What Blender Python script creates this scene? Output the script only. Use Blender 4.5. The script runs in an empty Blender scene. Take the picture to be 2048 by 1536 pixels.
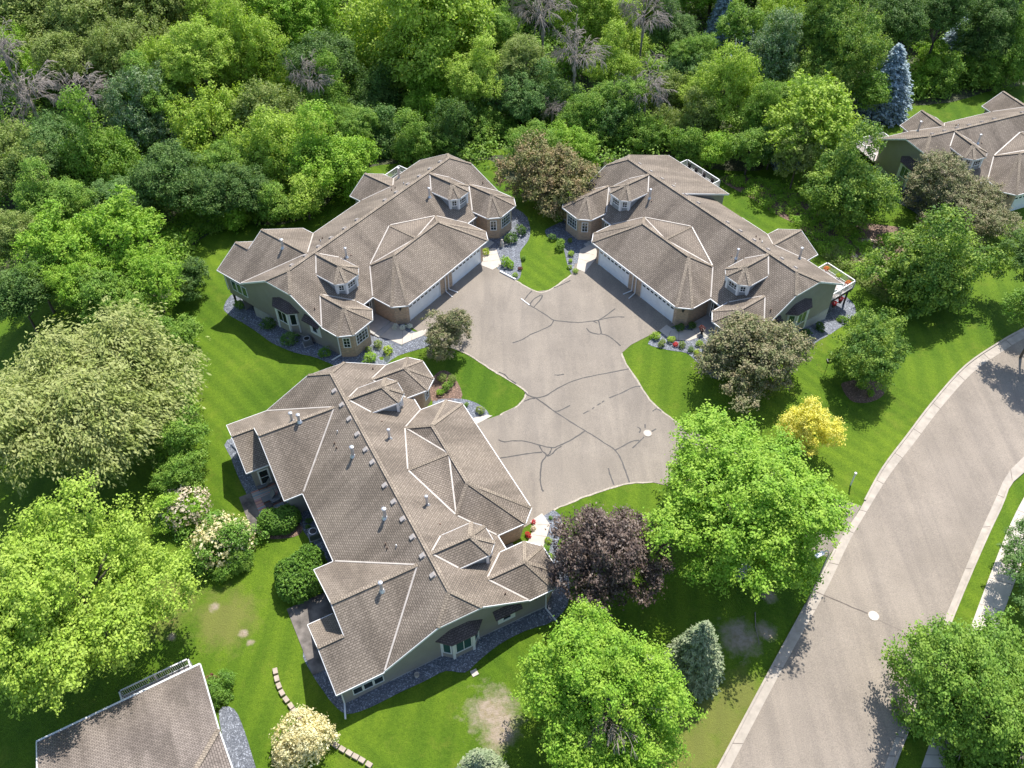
import bpy, math, random
import numpy as np
from mathutils import Vector, Matrix
from mathutils.geometry import delaunay_2d_cdt
sc = bpy.context.scene
R = math.radians
# ------------------------------------------------------------------ camera, sky, sun, exposure
CF, CPI, CRO, CH = 1792.287, 0.81317, -0.010045, 63.436
cam_d = bpy.data.cameras.new('camera'); cam = bpy.data.objects.new('camera', cam_d)
sc.collection.objects.link(cam); sc.camera = cam
cam_d.sensor_width = 36; cam_d.lens = 36*CF/2048; cam_d.clip_end = 2000; cam_d.clip_start = .5
cam.matrix_world = Matrix.Translation((0,0,CH)) @ Matrix.Rotation(math.pi/2-CPI,4,'X') @ Matrix.Rotation(CRO,4,'Z')
SUN_EL, SUN_AZ = 58.0, 67.0          # azimuth (math angle) the sun stands at
w = bpy.data.worlds.new('World'); sc.world = w; w.use_nodes = True
nt = w.node_tree; sky = nt.nodes.new('ShaderNodeTexSky'); sky.sky_type = 'NISHITA'; sky.sun_disc = False
sky.sun_elevation = R(SUN_EL); sky.sun_rotation = R(90-SUN_AZ)
nt.links.new(sky.outputs[0], nt.nodes['Background'].inputs[0]); nt.nodes['Background'].inputs[1].default_value = .15
sd = bpy.data.lights.new('sun','SUN'); sd.energy = 4.8; sd.angle = R(.5); sd.color = (1,.955,.88)
so = bpy.data.objects.new('sun', sd); sc.collection.objects.link(so)
so.rotation_euler = Vector((math.cos(R(SUN_AZ))*math.cos(R(SUN_EL)), math.sin(R(SUN_AZ))*math.cos(R(SUN_EL)), math.sin(R(SUN_EL)))).to_track_quat('Z','Y').to_euler()
sc.view_settings.view_transform = 'Standard'; sc.view_settings.look = 'None'; sc.view_settings.exposure = .5; sc.view_settings.gamma = 1
# ------------------------------------------------------------------ terrain height and pixel -> ground
HOUSES = {'A':(-14.5556,79.7306,-2.22004,0.0),'B':(20.9908,79.1214,2.19617,-.137),'C':(-10.5091,45.1646,-1.0934,-.966),'D':(62.913,100.852,-2.78209,-1.86)}
def h2w(h,u,v,z=0):
    x,y,r,z0 = HOUSES[h]; c,s = math.cos(r),math.sin(r)
    return (x+u*c-v*s, y+u*s+v*c, z0+z)
TP = [h2w('A',*p) for p in [(0,10,0),(7,10,0),(-7,10,0),(12,10,0),(-12,10,0),(15.5,6,0),(15.5,2.7,-.5),(15.5,-2,-1.2),(15,-6,-1.7),(13,-10,-2),(8,-9,-2.1),(0,-9,-2.3),(-9,-9,-2.3),(-15,-7,-1.8),(-15,3,-.4)]]
TP += [h2w('B',*p) for p in [(0,10,0),(7,10,0),(-7,10,0),(12,10,0),(-12,10,0),(-15.5,6,-.3),(-15.5,-1,-1.05),(-15.5,-4.5,-1.8),(-15,-8,-2.6),(-10,-12,-2.9),(0,-9,-2.5),(9,-13,-2.7),(15,-9,-2.2),(15,0,-.8),(15,6,-.1)]]
TP += [h2w('C',*p) for p in [(0,10,0),(7,10,0),(-7,10,0),(12,10,0),(-12,10,.1),(15.5,6,.2),(15.5,0,.3),(15.5,-6,.3),(15,-11,0),(8,-11,-.1),(0,-8,-.1),(-8,-11,-.2),(-15,-9,-.3),(-16,0,-.4),(-15,7,.2)]]
TP += [h2w('D',*p) for p in [(0,10,0),(12,10,0),(16,5,0),(16,0,-.6),(15,-8,-1.2),(0,-10,-1.2),(0,20,.2)]]
TP += [(42,58,-1.7),(22,34,-1.6),(15,23,-1.6),(54,68,-1.8),(45,46,-1.7),(27,25,-1.6),(33,48,-1.6),(37,37,-1.7),(60,60,-1.8),(17,53,-1.2),(25,47,-1.5),(5,62,-.6),(10,56,-.9),
 (-32,72,-2.7),(-38,58,-2.6),(-28,45,-1.8),(-22,32,-1.5),(-30,30,-1.7),(-25,18,-1.7),(-10,28,-1.0),(5,30,-1.1),(8,36,-1.1),
 (-45,95,-3.6),(-10,115,-3.8),(20,120,-3.8),(0,150,-5),(-80,150,-5),(90,160,-4.5),(95,120,-3.3),(40,115,-3.4),(45,95,-3),(50,85,-2.6),(-70,70,-3.5),(60,45,-1.6)]
TPa = np.array(TP)
def gh(x,y):
    d = (TPa[:,0]-x)**2+(TPa[:,1]-y)**2; wt = 1/(d+6.0)**2
    return float((wt*TPa[:,2]).sum()/wt.sum())
def gh_arr(X,Y):
    out = np.zeros_like(X); ws = np.zeros_like(X)
    for (a,b,c) in TP:
        wt = 1/((X-a)**2+(Y-b)**2+6.0)**2; out += wt*c; ws += wt
    return out/ws
def ray(px,py):
    a=(px-1024)/CF; b=(py-768)/CF; c,s=math.cos(CRO),math.sin(CRO)
    a,b=a*c+b*s,-a*s+b*c
    cp,sp=math.cos(CPI),math.sin(CPI)
    return (a,cp-b*sp,-sp-b*cp)
def at(px,py,up=0.0):
    """world point where the line of sight through photo pixel (px,py) meets the ground raised by up"""
    r = ray(px,py); z = -1.2+up
    for _ in range(14):
        t=(z-CH)/r[2]; x,y=r[0]*t,r[1]*t; z=gh(x,y)+up
    return Vector((x,y,z))
def mpp(p):   # metres per photo pixel at world point p
    return (p[1]*math.cos(CPI)-(p[2]-CH)*math.sin(CPI))/CF
# ------------------------------------------------------------------ mesh helpers
def tag(o,label=None,cat=None,group=None,kind=None):
    if label: o['label']=label
    if cat: o['category']=cat
    if group: o['group']=group
    if kind: o['kind']=kind
    return o
def empty(name,loc,rz=0,label=None,cat=None,group=None):
    o=bpy.data.objects.new(name,None); o.empty_display_size=.3; sc.collection.objects.link(o); o.location=loc; o.rotation_euler=(0,0,rz)
    return tag(o,label,cat,group)
class MB:
    def __init__(s): s.v=[]; s.f=[]
    def poly(s,pts):
        n=len(s.v); s.v+= [tuple(p) for p in pts]; s.f.append(tuple(range(n,n+len(pts)))); return s
    def slab(s,pts,th=.16):
        k=len(pts); n=len(s.v); s.v+=[tuple(p) for p in pts]+[(p[0],p[1],p[2]-th) for p in pts]
        s.f.append(tuple(range(n,n+k))); s.f.append(tuple(range(n+2*k-1,n+k-1,-1)))
        for i in range(k):
            j=(i+1)%k; s.f.append((n+i,n+k+i,n+k+j,n+j))
        return s
    def obox(s,o,d,n,a,b,c,up=(0,0,1)):
        """box in frame origin o, axes d (a range), n (b range), up (c range)"""
        o=Vector(o);d=Vector(d);n=Vector(n);up=Vector(up);k=len(s.v)
        for cc in c:
            for bb in b:
                for aa in a: s.v.append(tuple(o+d*aa+n*bb+up*cc))
        for f in ((0,2,3,1),(4,5,7,6),(0,1,5,4),(2,6,7,3),(0,4,6,2),(1,3,7,5)): s.f.append(tuple(k+i for i in f))
        return s
    def box(s,c,sz,rz=0):
        d=(math.cos(rz),math.sin(rz),0); n=(-d[1],d[0],0)
        return s.obox(c,d,n,(-sz[0]/2,sz[0]/2),(-sz[1]/2,sz[1]/2),(-sz[2]/2,sz[2]/2))
    def bar(s,p,q,w=.1,h=.1,dz=0):
        p=Vector(p);q=Vector(q); d=q-p; L=d.length
        if L<1e-4: return s
        d/=L; side=d.cross(Vector((0,0,1)))
        if side.length<1e-3: side=Vector((1,0,0))
        side.normalize(); up=side.cross(d)
        return s.obox(p+Vector((0,0,dz)),d,side,(0,L),(-w/2,w/2),(-h/2,h/2),up)
    def tube(s,pts,rad,n=6,cap=True):
        k0=len(s.v); pts=[Vector(p) for p in pts]
        for i,p in enumerate(pts):
            d=(pts[min(i+1,len(pts)-1)]-pts[max(i-1,0)])
            d=d.normalized() if d.length>1e-6 else Vector((0,0,1))
            a=d.cross(Vector((0,0,1)) if abs(d.z)<.9 else Vector((1,0,0))).normalized(); b=d.cross(a)
            r=rad[i] if hasattr(rad,'__len__') else rad
            for j in range(n):
                t=2*math.pi*j/n; s.v.append(tuple(p+a*math.cos(t)*r+b*math.sin(t)*r))
        for i in range(len(pts)-1):
            for j in range(n):
                j2=(j+1)%n; s.f.append((k0+i*n+j,k0+i*n+j2,k0+(i+1)*n+j2,k0+(i+1)*n+j))
        if cap:
            s.f.append(tuple(range(k0+n-1,k0-1,-1))); e=k0+(len(pts)-1)*n; s.f.append(tuple(range(e,e+n)))
        return s
    def lathe(s,c,prof,n=16):
        k0=len(s.v)
        for r,z in prof:
            for j in range(n):
                t=2*math.pi*j/n; s.v.append((c[0]+r*math.cos(t),c[1]+r*math.sin(t),c[2]+z))
        for i in range(len(prof)-1):
            for j in range(n):
                j2=(j+1)%n; s.f.append((k0+i*n+j,k0+i*n+j2,k0+(i+1)*n+j2,k0+(i+1)*n+j))
        s.f.append(tuple(range(k0+n-1,k0-1,-1))); e=k0+(len(prof)-1)*n; s.f.append(tuple(range(e,e+n)))
        return s
    def build(s,name,m,parent=None,smooth=False):
        me=bpy.data.meshes.new(name); me.from_pydata(s.v,[],s.f); me.update()
        uv=me.uv_layers.new(name='uv'); 
        for p in me.polygons:
            n=p.normal
            if n.z<-.01: n=-n
            hdir=Vector((-n.y,n.x,0))
            if hdir.length<1e-3: hdir=Vector((1,0,0)); sdir=Vector((0,1,0))
            else: hdir.normalize(); sdir=n.cross(hdir); sdir=sdir if sdir.z>0 else -sdir
            if p.normal.z<-.01: hdir=-hdir
            for li in p.loop_indices:
                c=me.vertices[me.loops[li].vertex_index].co; uv.data[li].uv=(c.dot(hdir),c.dot(sdir))
            p.use_smooth=smooth
        me.materials.append(m)
        o=bpy.data.objects.new(name,me); sc.collection.objects.link(o)
        if parent is not None: o.parent=parent
        return o
def build_split(mb,name,m,parent,tol=.22):
    '''each separate piece of mb becomes a mesh of its own'''
    n=len(mb.f); par=list(range(n))
    def fd(i):
        while par[i]!=i: par[i]=par[par[i]]; i=par[i]
        return i
    own={}
    for i,f in enumerate(mb.f):
        for v in f:
            if v in own: par[fd(i)]=fd(own[v])
            else: own[v]=i
    cell={}
    for v,i in own.items():
        k=tuple(int(round(c/tol)) for c in mb.v[v])
        for dx in (-1,0,1):
            for dy in (-1,0,1):
                for dz in (-1,0,1):
                    for v2 in cell.get((k[0]+dx,k[1]+dy,k[2]+dz),()):
                        if sum((a-b)**2 for a,b in zip(mb.v[v],mb.v[v2]))<tol*tol: par[fd(i)]=fd(own[v2])
        cell.setdefault(k,[]).append(v)
    g={}
    for i in range(n): g.setdefault(fd(i),[]).append(i)
    for fs in g.values():
        q=MB(); mp={}
        for i in fs:
            for v in mb.f[i]:
                if v not in mp: mp[v]=len(q.v); q.v.append(mb.v[v])
            q.f.append(tuple(mp[v] for v in mb.f[i]))
        q.build(name,m,parent)
# ------------------------------------------------------------------ materials
def newmat(name):
    m=bpy.data.materials.new(name); m.use_nodes=True; nt=m.node_tree
    return m,nt,nt.nodes['Principled BSDF']
def nd(nt,t,**k):
    n=nt.nodes.new(t)
    for a,b in k.items():
        if a in n.inputs.keys(): n.inputs[a].default_value=b
        else: setattr(n,a,b)
    return n
def ramp(nt,fac,stops):
    r=nt.nodes.new('ShaderNodeValToRGB'); cr=r.color_ramp
    while len(cr.elements)<len(stops): cr.elements.new(.5)
    for e,(p,c) in zip(cr.elements,stops): e.position=p; e.color=(*c,1) if len(c)==3 else c
    nt.links.new(fac,r.inputs[0]); return r.outputs[0]
def mix(nt,f,a,b,mode='MIX'):
    n=nt.nodes.new('ShaderNodeMix'); n.data_type='RGBA'; n.blend_type=mode
    for v,i in ((f,0),(a,6),(b,7)):
        if hasattr(v,'is_linked') or hasattr(v,'links'): nt.links.new(v,n.inputs[i])
        else: n.inputs[i].default_value = v if i==0 else (*v,1)
    return n.outputs[2]
def noise(nt,vec,scale,detail=3,rough=.55,dist=0):
    n=nt.nodes.new('ShaderNodeTexNoise'); n.inputs['Scale'].default_value=scale; n.inputs['Detail'].default_value=detail; n.inputs['Roughness'].default_value=rough; n.inputs['Distortion'].default_value=dist
    if vec is not None: nt.links.new(vec,n.inputs['Vector'])
    return n.outputs['Fac']
def mapping(nt,vec,sc_=(1,1,1),rot=(0,0,0)):
    n=nt.nodes.new('ShaderNodeMapping'); n.inputs['Scale'].default_value=sc_; n.inputs['Rotation'].default_value=rot; nt.links.new(vec,n.inputs['Vector']); return n.outputs[0]
def coord(nt,which='Object'):
    return nt.nodes.new('ShaderNodeTexCoord').outputs[which]
def bump(nt,p,h,s=.3,d=.05):
    b=nt.nodes.new('ShaderNodeBump'); b.inputs['Strength'].default_value=s; b.inputs['Distance'].default_value=d
    nt.links.new(h,b.inputs['Height']); nt.links.new(b.outputs[0],p.inputs['Normal'])
def plain(name,c,rough=.6,var=.12,scale=3,metal=0,spec=.5):
    m,nt,p=newmat(name); v=noise(nt,coord(nt),scale,4)
    col=ramp(nt,v,[(.3,tuple(x*(1-var) for x in c)),(.7,tuple(min(1,x*(1+var)) for x in c))])
    nt.links.new(col,p.inputs['Base Color']); p.inputs['Roughness'].default_value=rough; p.inputs['Metallic'].default_value=metal
    p.inputs['Specular IOR Level'].default_value=spec
    return m
def shingle(name,base,tone=1.0,streak=.6):
    m,nt,p=newmat(name); uv=coord(nt,'UV'); ob=coord(nt)
    br=nt.nodes.new('ShaderNodeTexBrick'); nt.links.new(uv,br.inputs['Vector'])
    br.offset=.5; br.inputs['Scale'].default_value=1; br.inputs['Brick Width'].default_value=.3; br.inputs['Row Height'].default_value=.17
    br.inputs['Mortar Size'].default_value=.034; br.inputs['Mortar Smooth'].default_value=.4; br.inputs['Bias'].default_value=-.15
    b=tuple(x*tone for x in base)
    br.inputs['Color1'].default_value=(*[x*1.15 for x in b],1); br.inputs['Color2'].default_value=(*[x*.82 for x in b],1); br.inputs['Mortar'].default_value=(*[x*.5 for x in b],1)
    n1=noise(nt,mapping(nt,uv,(1,1,1)),7,3,.7)
    c=mix(nt,.85,br.outputs['Color'],ramp(nt,n1,[(.3,(.72,.7,.68)),(.7,(1.2,1.2,1.2))]),'MULTIPLY')
    n2=noise(nt,mapping(nt,uv,(.45,.1,1)),1.0,4,.55)       # rain streaks that run down the slope
    c=mix(nt,streak,c,ramp(nt,n2,[(.42,(.62,.6,.58)),(.56,(1.12,1.1,1.08))]),'MULTIPLY')
    n3=noise(nt,ob,.35,3)
    c=mix(nt,.35,c,ramp(nt,n3,[(.3,(.8,.78,.8)),(.7,(1.1,1.08,1.04))]),'MULTIPLY')
    nt.links.new(c,p.inputs['Base Color']); p.inputs['Roughness'].default_value=.9; p.inputs['Specular IOR Level'].default_value=.25
    bump(nt,p,br.outputs['Fac'],-.5,.02)
    return m
def bricks(name,c1,c2,mortar,bw=.21,rh=.075):
    m,nt,p=newmat(name); uv=coord(nt,'UV')
    br=nt.nodes.new('ShaderNodeTexBrick'); nt.links.new(uv,br.inputs['Vector']); br.inputs['Scale'].default_value=1
    br.inputs['Brick Width'].default_value=bw; br.inputs['Row Height'].default_value=rh; br.inputs['Mortar Size'].default_value=.007; br.inputs['Bias'].default_value=0
    br.inputs['Color1'].default_value=(*c1,1); br.inputs['Color2'].default_value=(*c2,1); br.inputs['Mortar'].default_value=(*mortar,1)
    c=mix(nt,.8,br.outputs['Color'],ramp(nt,noise(nt,mapping(nt,uv,(1,2.2,1)),3.5,3),[(.3,(.7,.68,.66)),(.7,(1.2,1.15,1.1))]),'MULTIPLY')
    nt.links.new(c,p.inputs['Base Color']); p.inputs['Roughness'].default_value=.85; bump(nt,p,br.outputs['Fac'],-.4,.01)
    return m
def siding(name,c):
    m,nt,p=newmat(name); uv=coord(nt,'UV')
    wv=nt.nodes.new('ShaderNodeTexWave'); wv.wave_type='BANDS'; wv.bands_direction='Y'; wv.wave_profile='SAW'; wv.inputs['Scale'].default_value=1/(.16*2*math.pi)*math.pi/1.57
    nt.links.new(uv,wv.inputs['Vector'])
    c2=mix(nt,.5,c,ramp(nt,wv.outputs['Fac'],[(0,(.55,.55,.55)),(.12,(1,1,1)),(1,(1.08,1.08,1.08))]),'MULTIPLY')
    c2=mix(nt,.5,c2,ramp(nt,noise(nt,coord(nt),1.2,4),[(.3,(.85,.85,.85)),(.7,(1.1,1.1,1.1))]),'MULTIPLY')
    nt.links.new(c2,p.inputs['Base Color']); p.inputs['Roughness'].default_value=.6; bump(nt,p,wv.outputs['Fac'],.5,.02)
    return m
M={}
ROOF=(.262,.222,.182)
M['roof']=shingle('weathered_shingles',ROOF)
M['awning']=shingle('shaded_shingles',(.13,.105,.105),1,.2)  # small gable-side roofs: their shade is put into the darker shingle colour
M['roof_e']=shingle('faded_shingles',(.25,.215,.19),1,.7)
M['cap']=shingle('ridge_shingles',(.325,.275,.218),1,.5)
M['valley']=plain('valley_metal',(.50,.45,.40),.5,.15,2)
M['white']=plain('white_trim',(.74,.74,.74),.4,.05,1)
M['siding']=siding('green_grey_siding',(.30,.275,.245))
M['siding_d']=siding('blue_grey_siding',(.27,.285,.30))
M['brick']=bricks('tan_brick',(.56,.39,.26),(.38,.29,.22),(.46,.40,.33))
M['found']=plain('foundation_concrete',(.42,.41,.39),.8,.1,2)
M['door']=siding('garage_door_white',(.84,.86,.88))
M['black']=plain('black_metal',(.02,.02,.022),.4,.2,5)
M['galv']=plain('galvanised_metal',(.55,.56,.58),.35,.15,6,.6)
M['rust']=plain('brown_pipe',(.17,.11,.08),.7,.2,8)
M['vent']=plain('box_vent_metal',(.42,.38,.35),.5,.1,6)
M['deckwood']=siding('deck_boards',(.42,.36,.34))
M['darkwood']=plain('dark_timber',(.06,.05,.045),.8,.2,4)
m,nt,p=newmat('window_glass'); p.inputs['Base Color'].default_value=(.015,.025,.025,1); p.inputs['Roughness'].default_value=.06; p.inputs['Specular IOR Level'].default_value=.6; M['glass']=m
m,nt,p=newmat('green_blind_glass'); p.inputs['Base Color'].default_value=(.03,.085,.07,1); p.inputs['Roughness'].default_value=.1; M['glassg']=m
# ------------------------------------------------------------------ the duplex houses
Lr,Hr,m_,Lc,vc=12.556,6.517,.567,14.336,1.787
def rz(v): return Hr-m_*abs(v)
UW=13.87
def win(parent,o,d,n,w,h,nx,ny,mf='white',glass='glass',fr=.09,name='window'):
    """framed window: o bottom centre on the wall, d along the wall, n outward"""
    f=MB(); W=w/2
    for a in ((-W,-W+fr),(W-fr,W)): f.obox(o,d,n,a,(-.02,.06),(0,h))
    for c in ((0,fr),(h-fr,h)): f.obox(o,d,n,(-W+fr,W-fr),(-.02,.062),c)
    for i in range(1,nx): x=-W+w*i/nx; f.obox(o,d,n,(x-.022,x+.022),(-.01,.05),(fr,h-fr))
    for i in range(1,ny): z=h*i/ny; f.obox(o,d,n,(-W+fr,W-fr),(-.01,.048),(z-.018,z+.018))
    fo=f.build(name,M[mf],parent)
    g=MB(); g.obox(o,d,n,(-W+fr*.8,W-fr*.8),(-.01,.022),(fr*.8,h-fr*.8)); g.build('pane',M[glass],fo)
    return fo
def railing(parent,pts,z,h=.95,mat='white',name='railing',step=.14,bal='white'):
    r=MB()
    for (a,b) in zip(pts[:-1],pts[1:]):
        a=Vector((*a,z)); b=Vector((*b,z)); L=(b-a).length
        r.bar(a+Vector((0,0,h)),b+Vector((0,0,h)),.1,.06); r.bar(a+Vector((0,0,.1)),b+Vector((0,0,.1)),.06,.05)
        k=max(1,int(L/step))
        for i in range(1,k): q=a+(b-a)*i/k; r.box((q.x,q.y,z+h/2+.03),(.03,.03,h-.13))
        k=max(1,int(L/2.4+.5))
        for i in range(k+1): q=a+(b-a)*i/k; r.box((q.x,q.y,z+h/2),(.12,.12,h+.12))
    return r.build(name,M[mat],parent)
def deck(parent,u0,u1,v0,v1,z,zg,sides):
    d=MB(); d.box(((u0+u1)/2,(v0+v1)/2,z-.06),(abs(u1-u0),abs(v1-v0),.1)); dk=d.build('deck',M['deckwood'],parent)
    e=MB()
    for a,b in (((u0,v1),(u1,v1)),((u0,v0),(u0,v1)),((u1,v0),(u1,v1))): e.bar((*a,z-.16),(*b,z-.16),.08,.26)
    build_split(e,'rim_joist',M['darkwood'],dk)
    pts=[(u0,v0),(u0,v1),(u1,v1),(u1,v0)]
    railing(dk,pts,z,mat='white')
    for u in (u0+.3,u1-.3):
        MB().box((u,v1+.25*(1 if v1<v0 else -1),(z-.3+zg)/2),(.16,.16,z-.3-zg)).build('post',M['darkwood'],dk)
    return dk
def pipe(parent,u,v,z,h,r,mat='galv',cap=True,base=True,name='vent_pipe'):
    p=MB(); p.lathe((u,v,z-.15),[(r,0),(r,h),(r*.98,h+.01)],10)
    if cap: p.lathe((u,v,z-.15+h+.03),[(r*1.35,0),(r*1.35,.16),(r*.6,.2)],12)
    if base: p.lathe((u,v,z-.1),[(r*2.2,0),(r*1.1,.22)],10)
    return p.build(name,M[mat],parent,False)
def hex_roof(mb,caps,vals,s,ua,hd,vp,wd,vb,wf,vf,he,gut,full=True):
    p=lambda u,v,z:(s*u,v,z); vv=lambda z:(Hr-z)/m_
    D0=p(ua,vv(hd),hd); Dp=p(ua,vp,hd)
    for o in (1,-1):
        V=p(ua+o*wd,vv(he)-.05,he); B=p(ua+o*wd,vb,he); F=p(ua+o*wf,vf,he); F2=p(ua-o*wf,vf,he)
        mb.slab([D0,Dp,B,V]); mb.slab([Dp,B,F])
        caps+= [(Dp,B),(Dp,F)]; vals.append((D0,V)); gut+= [(V,B),(B,F)]
        if o==1: mb.slab([Dp,F,F2]); gut.append((F,F2))
    caps.append((D0,Dp))
def house(key,name,label,units,opts):
    x,y,r,z0=HOUSES[key]
    H=empty(name,(x,y,z0),r,label,'house')
    rf=MB(); caps=[]; vals=[]; gut=[]; rake=[]; zc=rz(vc)
    rf.slab([(-Lr,0,Hr),(Lr,0,Hr),(Lc,vc,zc),(Lc,6.36,2.91),(-Lc,6.36,2.91),(-Lc,vc,zc)])
    rf.slab([(Lr,0,Hr),(-Lr,0,Hr),(-Lc,-vc,zc),(-Lc,-6.3,2.94),(Lc,-6.3,2.94),(Lc,-vc,zc)])
    caps.append(((-Lr,0,Hr),(Lr,0,Hr)))
    q0=(0,2.0,5.384); K=(0,5.801,5.401); gut.append(((6.665,10.097,2.93),(-6.665,10.097,2.93)))
    caps+= [(q0,K),((-3.5,5.8,5.4),(3.5,5.8,5.4))]
    rf.slab([(3.5,5.8,5.401),(-3.5,5.8,5.401),(-6.665,10.097,2.93),(6.665,10.097,2.93)])
    vlist={'big':9.08,'small':6.65,'ext':0}
    sid=MB(); brk=MB(); fnd=MB()
    zb=-3.4
    # long walls
    for s,kind in units.items():
        P=lambda u,v,z:(s*u,v,z)
        rf.slab([P(Lr,0,Hr),P(Lc,vc,zc),P(Lc,-vc,zc)])
        caps+= [(P(Lr,0,Hr),P(Lc,vc,zc)),(P(Lr,0,Hr),P(Lc,-vc,zc))]
        rake+= [(P(Lc,vc,zc),P(Lc,5.76,3.25)),(P(Lc,vc,zc),P(Lc,-vc,zc))]
        # garage hip
        G=P(3.5,5.801,5.401); W=P(5.292,3.88,4.317); E1=P(7.766,6.36,2.93); E2=P(7.766,8.956,2.93); E3=P(6.665,10.097,2.93)
        rf.slab([G,E3,E2]); rf.slab([G,E2,E1,W]); rf.slab([G,K,W]); rf.slab([W,K,q0])
        caps+= [(G,E3),(G,E2),(G,W)]; vals+= [(W,E1),(W,q0),(W,(0,5.75,5.34))]; gut+= [(E1,E2),(E2,E3)]
        # main eave at the entry
        gut.append((P(7.8,6.38,2.91),P(9.46,6.38,2.91)))
        # dormer and turret roofs
        dr=MB(); dc=[]; dv=[]; dg=[]
        hex_roof(dr,dc,dv,s,8.942,6.43,3.427,1.688,4.333,.855,5.11,5.522,dg)
        tr=MB(); 
        hex_roof(rf,caps,vals,s,11.912,4.623,6.602,2.448,7.891,1.358,8.978,3.251,gut)
        vals+=dv
        # dormer body
        dm=MB(); wv=[(8.942+1.4,1.6),(8.942+1.4,4.15),(8.942+.72,4.8),(8.942-.72,4.8),(8.942-1.4,4.15),(8.942-1.4,1.6)]
        for (a,b) in zip(wv[:-1],wv[1:]): dm.poly([P(a[0],a[1],2.5),P(b[0],b[1],2.5),P(b[0],b[1],5.55),P(a[0],a[1],5.55)])
        D=dm.build('dormer',M['siding_d'],H)
        dr.build('dormer_roof',M['roof'],D)
        cb=MB(); 
        for a,b in dc: cb.bar(a,b,.34,.05,.035)
        build_split(cb,'ridge_cap',M['cap'],D)
        gb=MB()
        for a,b in dg: gb.bar(a,b,.06,.16,-.08)
        build_split(gb,'fascia',M['white'],D)
        for (a,b,ww,nx) in ((wv[1],wv[2],.62,2),(wv[2],wv[3],1.15,3),(wv[3],wv[4],.62,2)):
            A=Vector(P(*a,0)); B=Vector(P(*b,0)); d=(B-A).normalized(); c=(A+B)/2; n=Vector((d.y,-d.x,0))
            if n.dot(c-Vector(P(8.942,3,0)))<0: n=-n
            zt=4.35 if a==wv[2] else 4.4
            win(D,(c.x,c.y,zt),d,n,ww,.98,nx,3)
        tb=MB()
        for cpt in (wv[1],wv[2],wv[3],wv[4]): tb.box((s*cpt[0],cpt[1]+.01,4.75),(.24,.24,1.55))
        build_split(tb,'corner_trim',M['white'],D)
        # gable wall incl. side of turret
        k='ext'==kind
        zr=(lambda v: rz(v)-.17)
        back=[( -5.85,zr(-5.85))] if not k else [(-8.1,2.92)]
        side=[(7.45,zb),(7.45,3.08),(5.9,3.08),(5.85,zr(5.85)),(vc,zr(vc)),(-vc,zr(-vc))]+back+[(back[0][0],zb)]
        sid.poly([P(UW,a,b) for a,b in side])
        fnd.obox(P(UW,0,0),(0,1,0),(s,0,0),(-5.8,7.4),(0,.03),(zb,-.42 if key!='C' else .28))
        # front turret walls
        tv=[(11.912+2.02,7.45),(11.912+1.12,8.55),(11.912-1.12,8.55),(11.912-2.02,7.45),(11.912-2.02,5.85)]
        brk.poly([P(UW,7.45,zb),P(tv[0][0],tv[0][1],zb),P(tv[0][0],tv[0][1],3.15),P(UW,7.45,3.15)])
        for a,b in zip(tv[:-1],tv[1:]): brk.poly([P(*a,zb),P(*b,zb),P(*b,3.15),P(*a,3.15)])
        for a,b,ww,nx in ((tv[0],tv[1],.75,2),(tv[1],tv[2],1.65,4),(tv[2],tv[3],.75,2)):
            A=Vector(P(*a,0)); B=Vector(P(*b,0)); d=(B-A).normalized(); c=(A+B)/2; n=Vector((d.y,-d.x,0))
            if n.dot(c-Vector(P(11.9,6,0)))<0: n=-n
            win(H,(c.x,c.y,1.15),d,n,ww,1.35,nx,3)
        # entry wall, door, porch
        sid.poly([P(7.2,5.85,zb),P(9.9,5.85,zb),P(9.9,5.85,3.0),P(7.2,5.85,3.0)])
        dd=Vector((1,0,0)); nn=Vector((0,1,0)); oc=P(8.5,5.86,.15)
        e=MB(); e.obox(oc,dd,nn,(-.46,.46),(0,.05),(0,2.05)); en=e.build('entry_door',M['darkwood'],H)
        for o in (-1,1): win(H,(oc[0]+o*.68,oc[1],.2),dd,nn,.36,2.0,1,3)
        MB().box(P(8.55,6.9,-.25),(2.5,2.1,.7)).build('porch_step',M['found'],H)
        MB().box(P(8.65,8.25,-.33),(2.2,.6,.7)).build('porch_step',M['found'],H)
        # garage walls
        gw=[(7.2,5.85),(7.2,8.72),(6.35,9.55),(5.98,9.55)]
        for a,b in zip(gw[:-1],gw[1:]): brk.poly([P(*a,zb),P(*b,zb),P(*b,2.9),P(*a,2.9)])
        brk.poly([P(.98,9.55,zb),P(0,9.55,zb),P(0,9.55,2.9),P(.98,9.55,2.9)])
        brk.poly([P(.98,9.55,2.2),P(5.98,9.55,2.2),P(5.98,9.55,2.9),P(.98,9.55,2.9)])
        g=MB(); g.obox(P(3.48,9.46,-.05),(1,0,0),(0,1,0),(-2.5,2.5),(0,.04),(0,2.25)); gd=g.build('garage_door',M['door'],H)
        t=MB()
        for a in ((-2.5,-2.42),(2.42,2.5)): t.obox(P(3.48,9.5,-.05),(1,0,0),(0,1,0),a,(0,.07),(0,2.25))
        t.obox(P(3.48,9.5,-.05),(1,0,0),(0,1,0),(-2.42,2.42),(0,.07),(2.17,2.25)); build_split(t,'door_trim',M['white'],gd)
        for i in range(8):
            c=-2.15+i*.614; MB().obox(P(3.48,9.5,1.72),(1,0,0),(0,1,0),(c-.2,c+.2),(0,.012),(0,.2)).build('eave_shadow_dash',M['glass'],gd)  # dark dashes standing in for the eave shadow along the door top
        lm=MB(); lm.lathe(P(6.86,9.22,1.95),[(.05,0),(.11,.08),(.12,.3),(.03,.42)],8); lm.build('coach_lamp',M['black'],H)
        # gable: bay window and small window with awning roofs
        f0=opts.get('bayoff',0); b=[(1.55,UW),(.8,14.55),(-.85,14.55),(-1.65,UW)]
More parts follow.
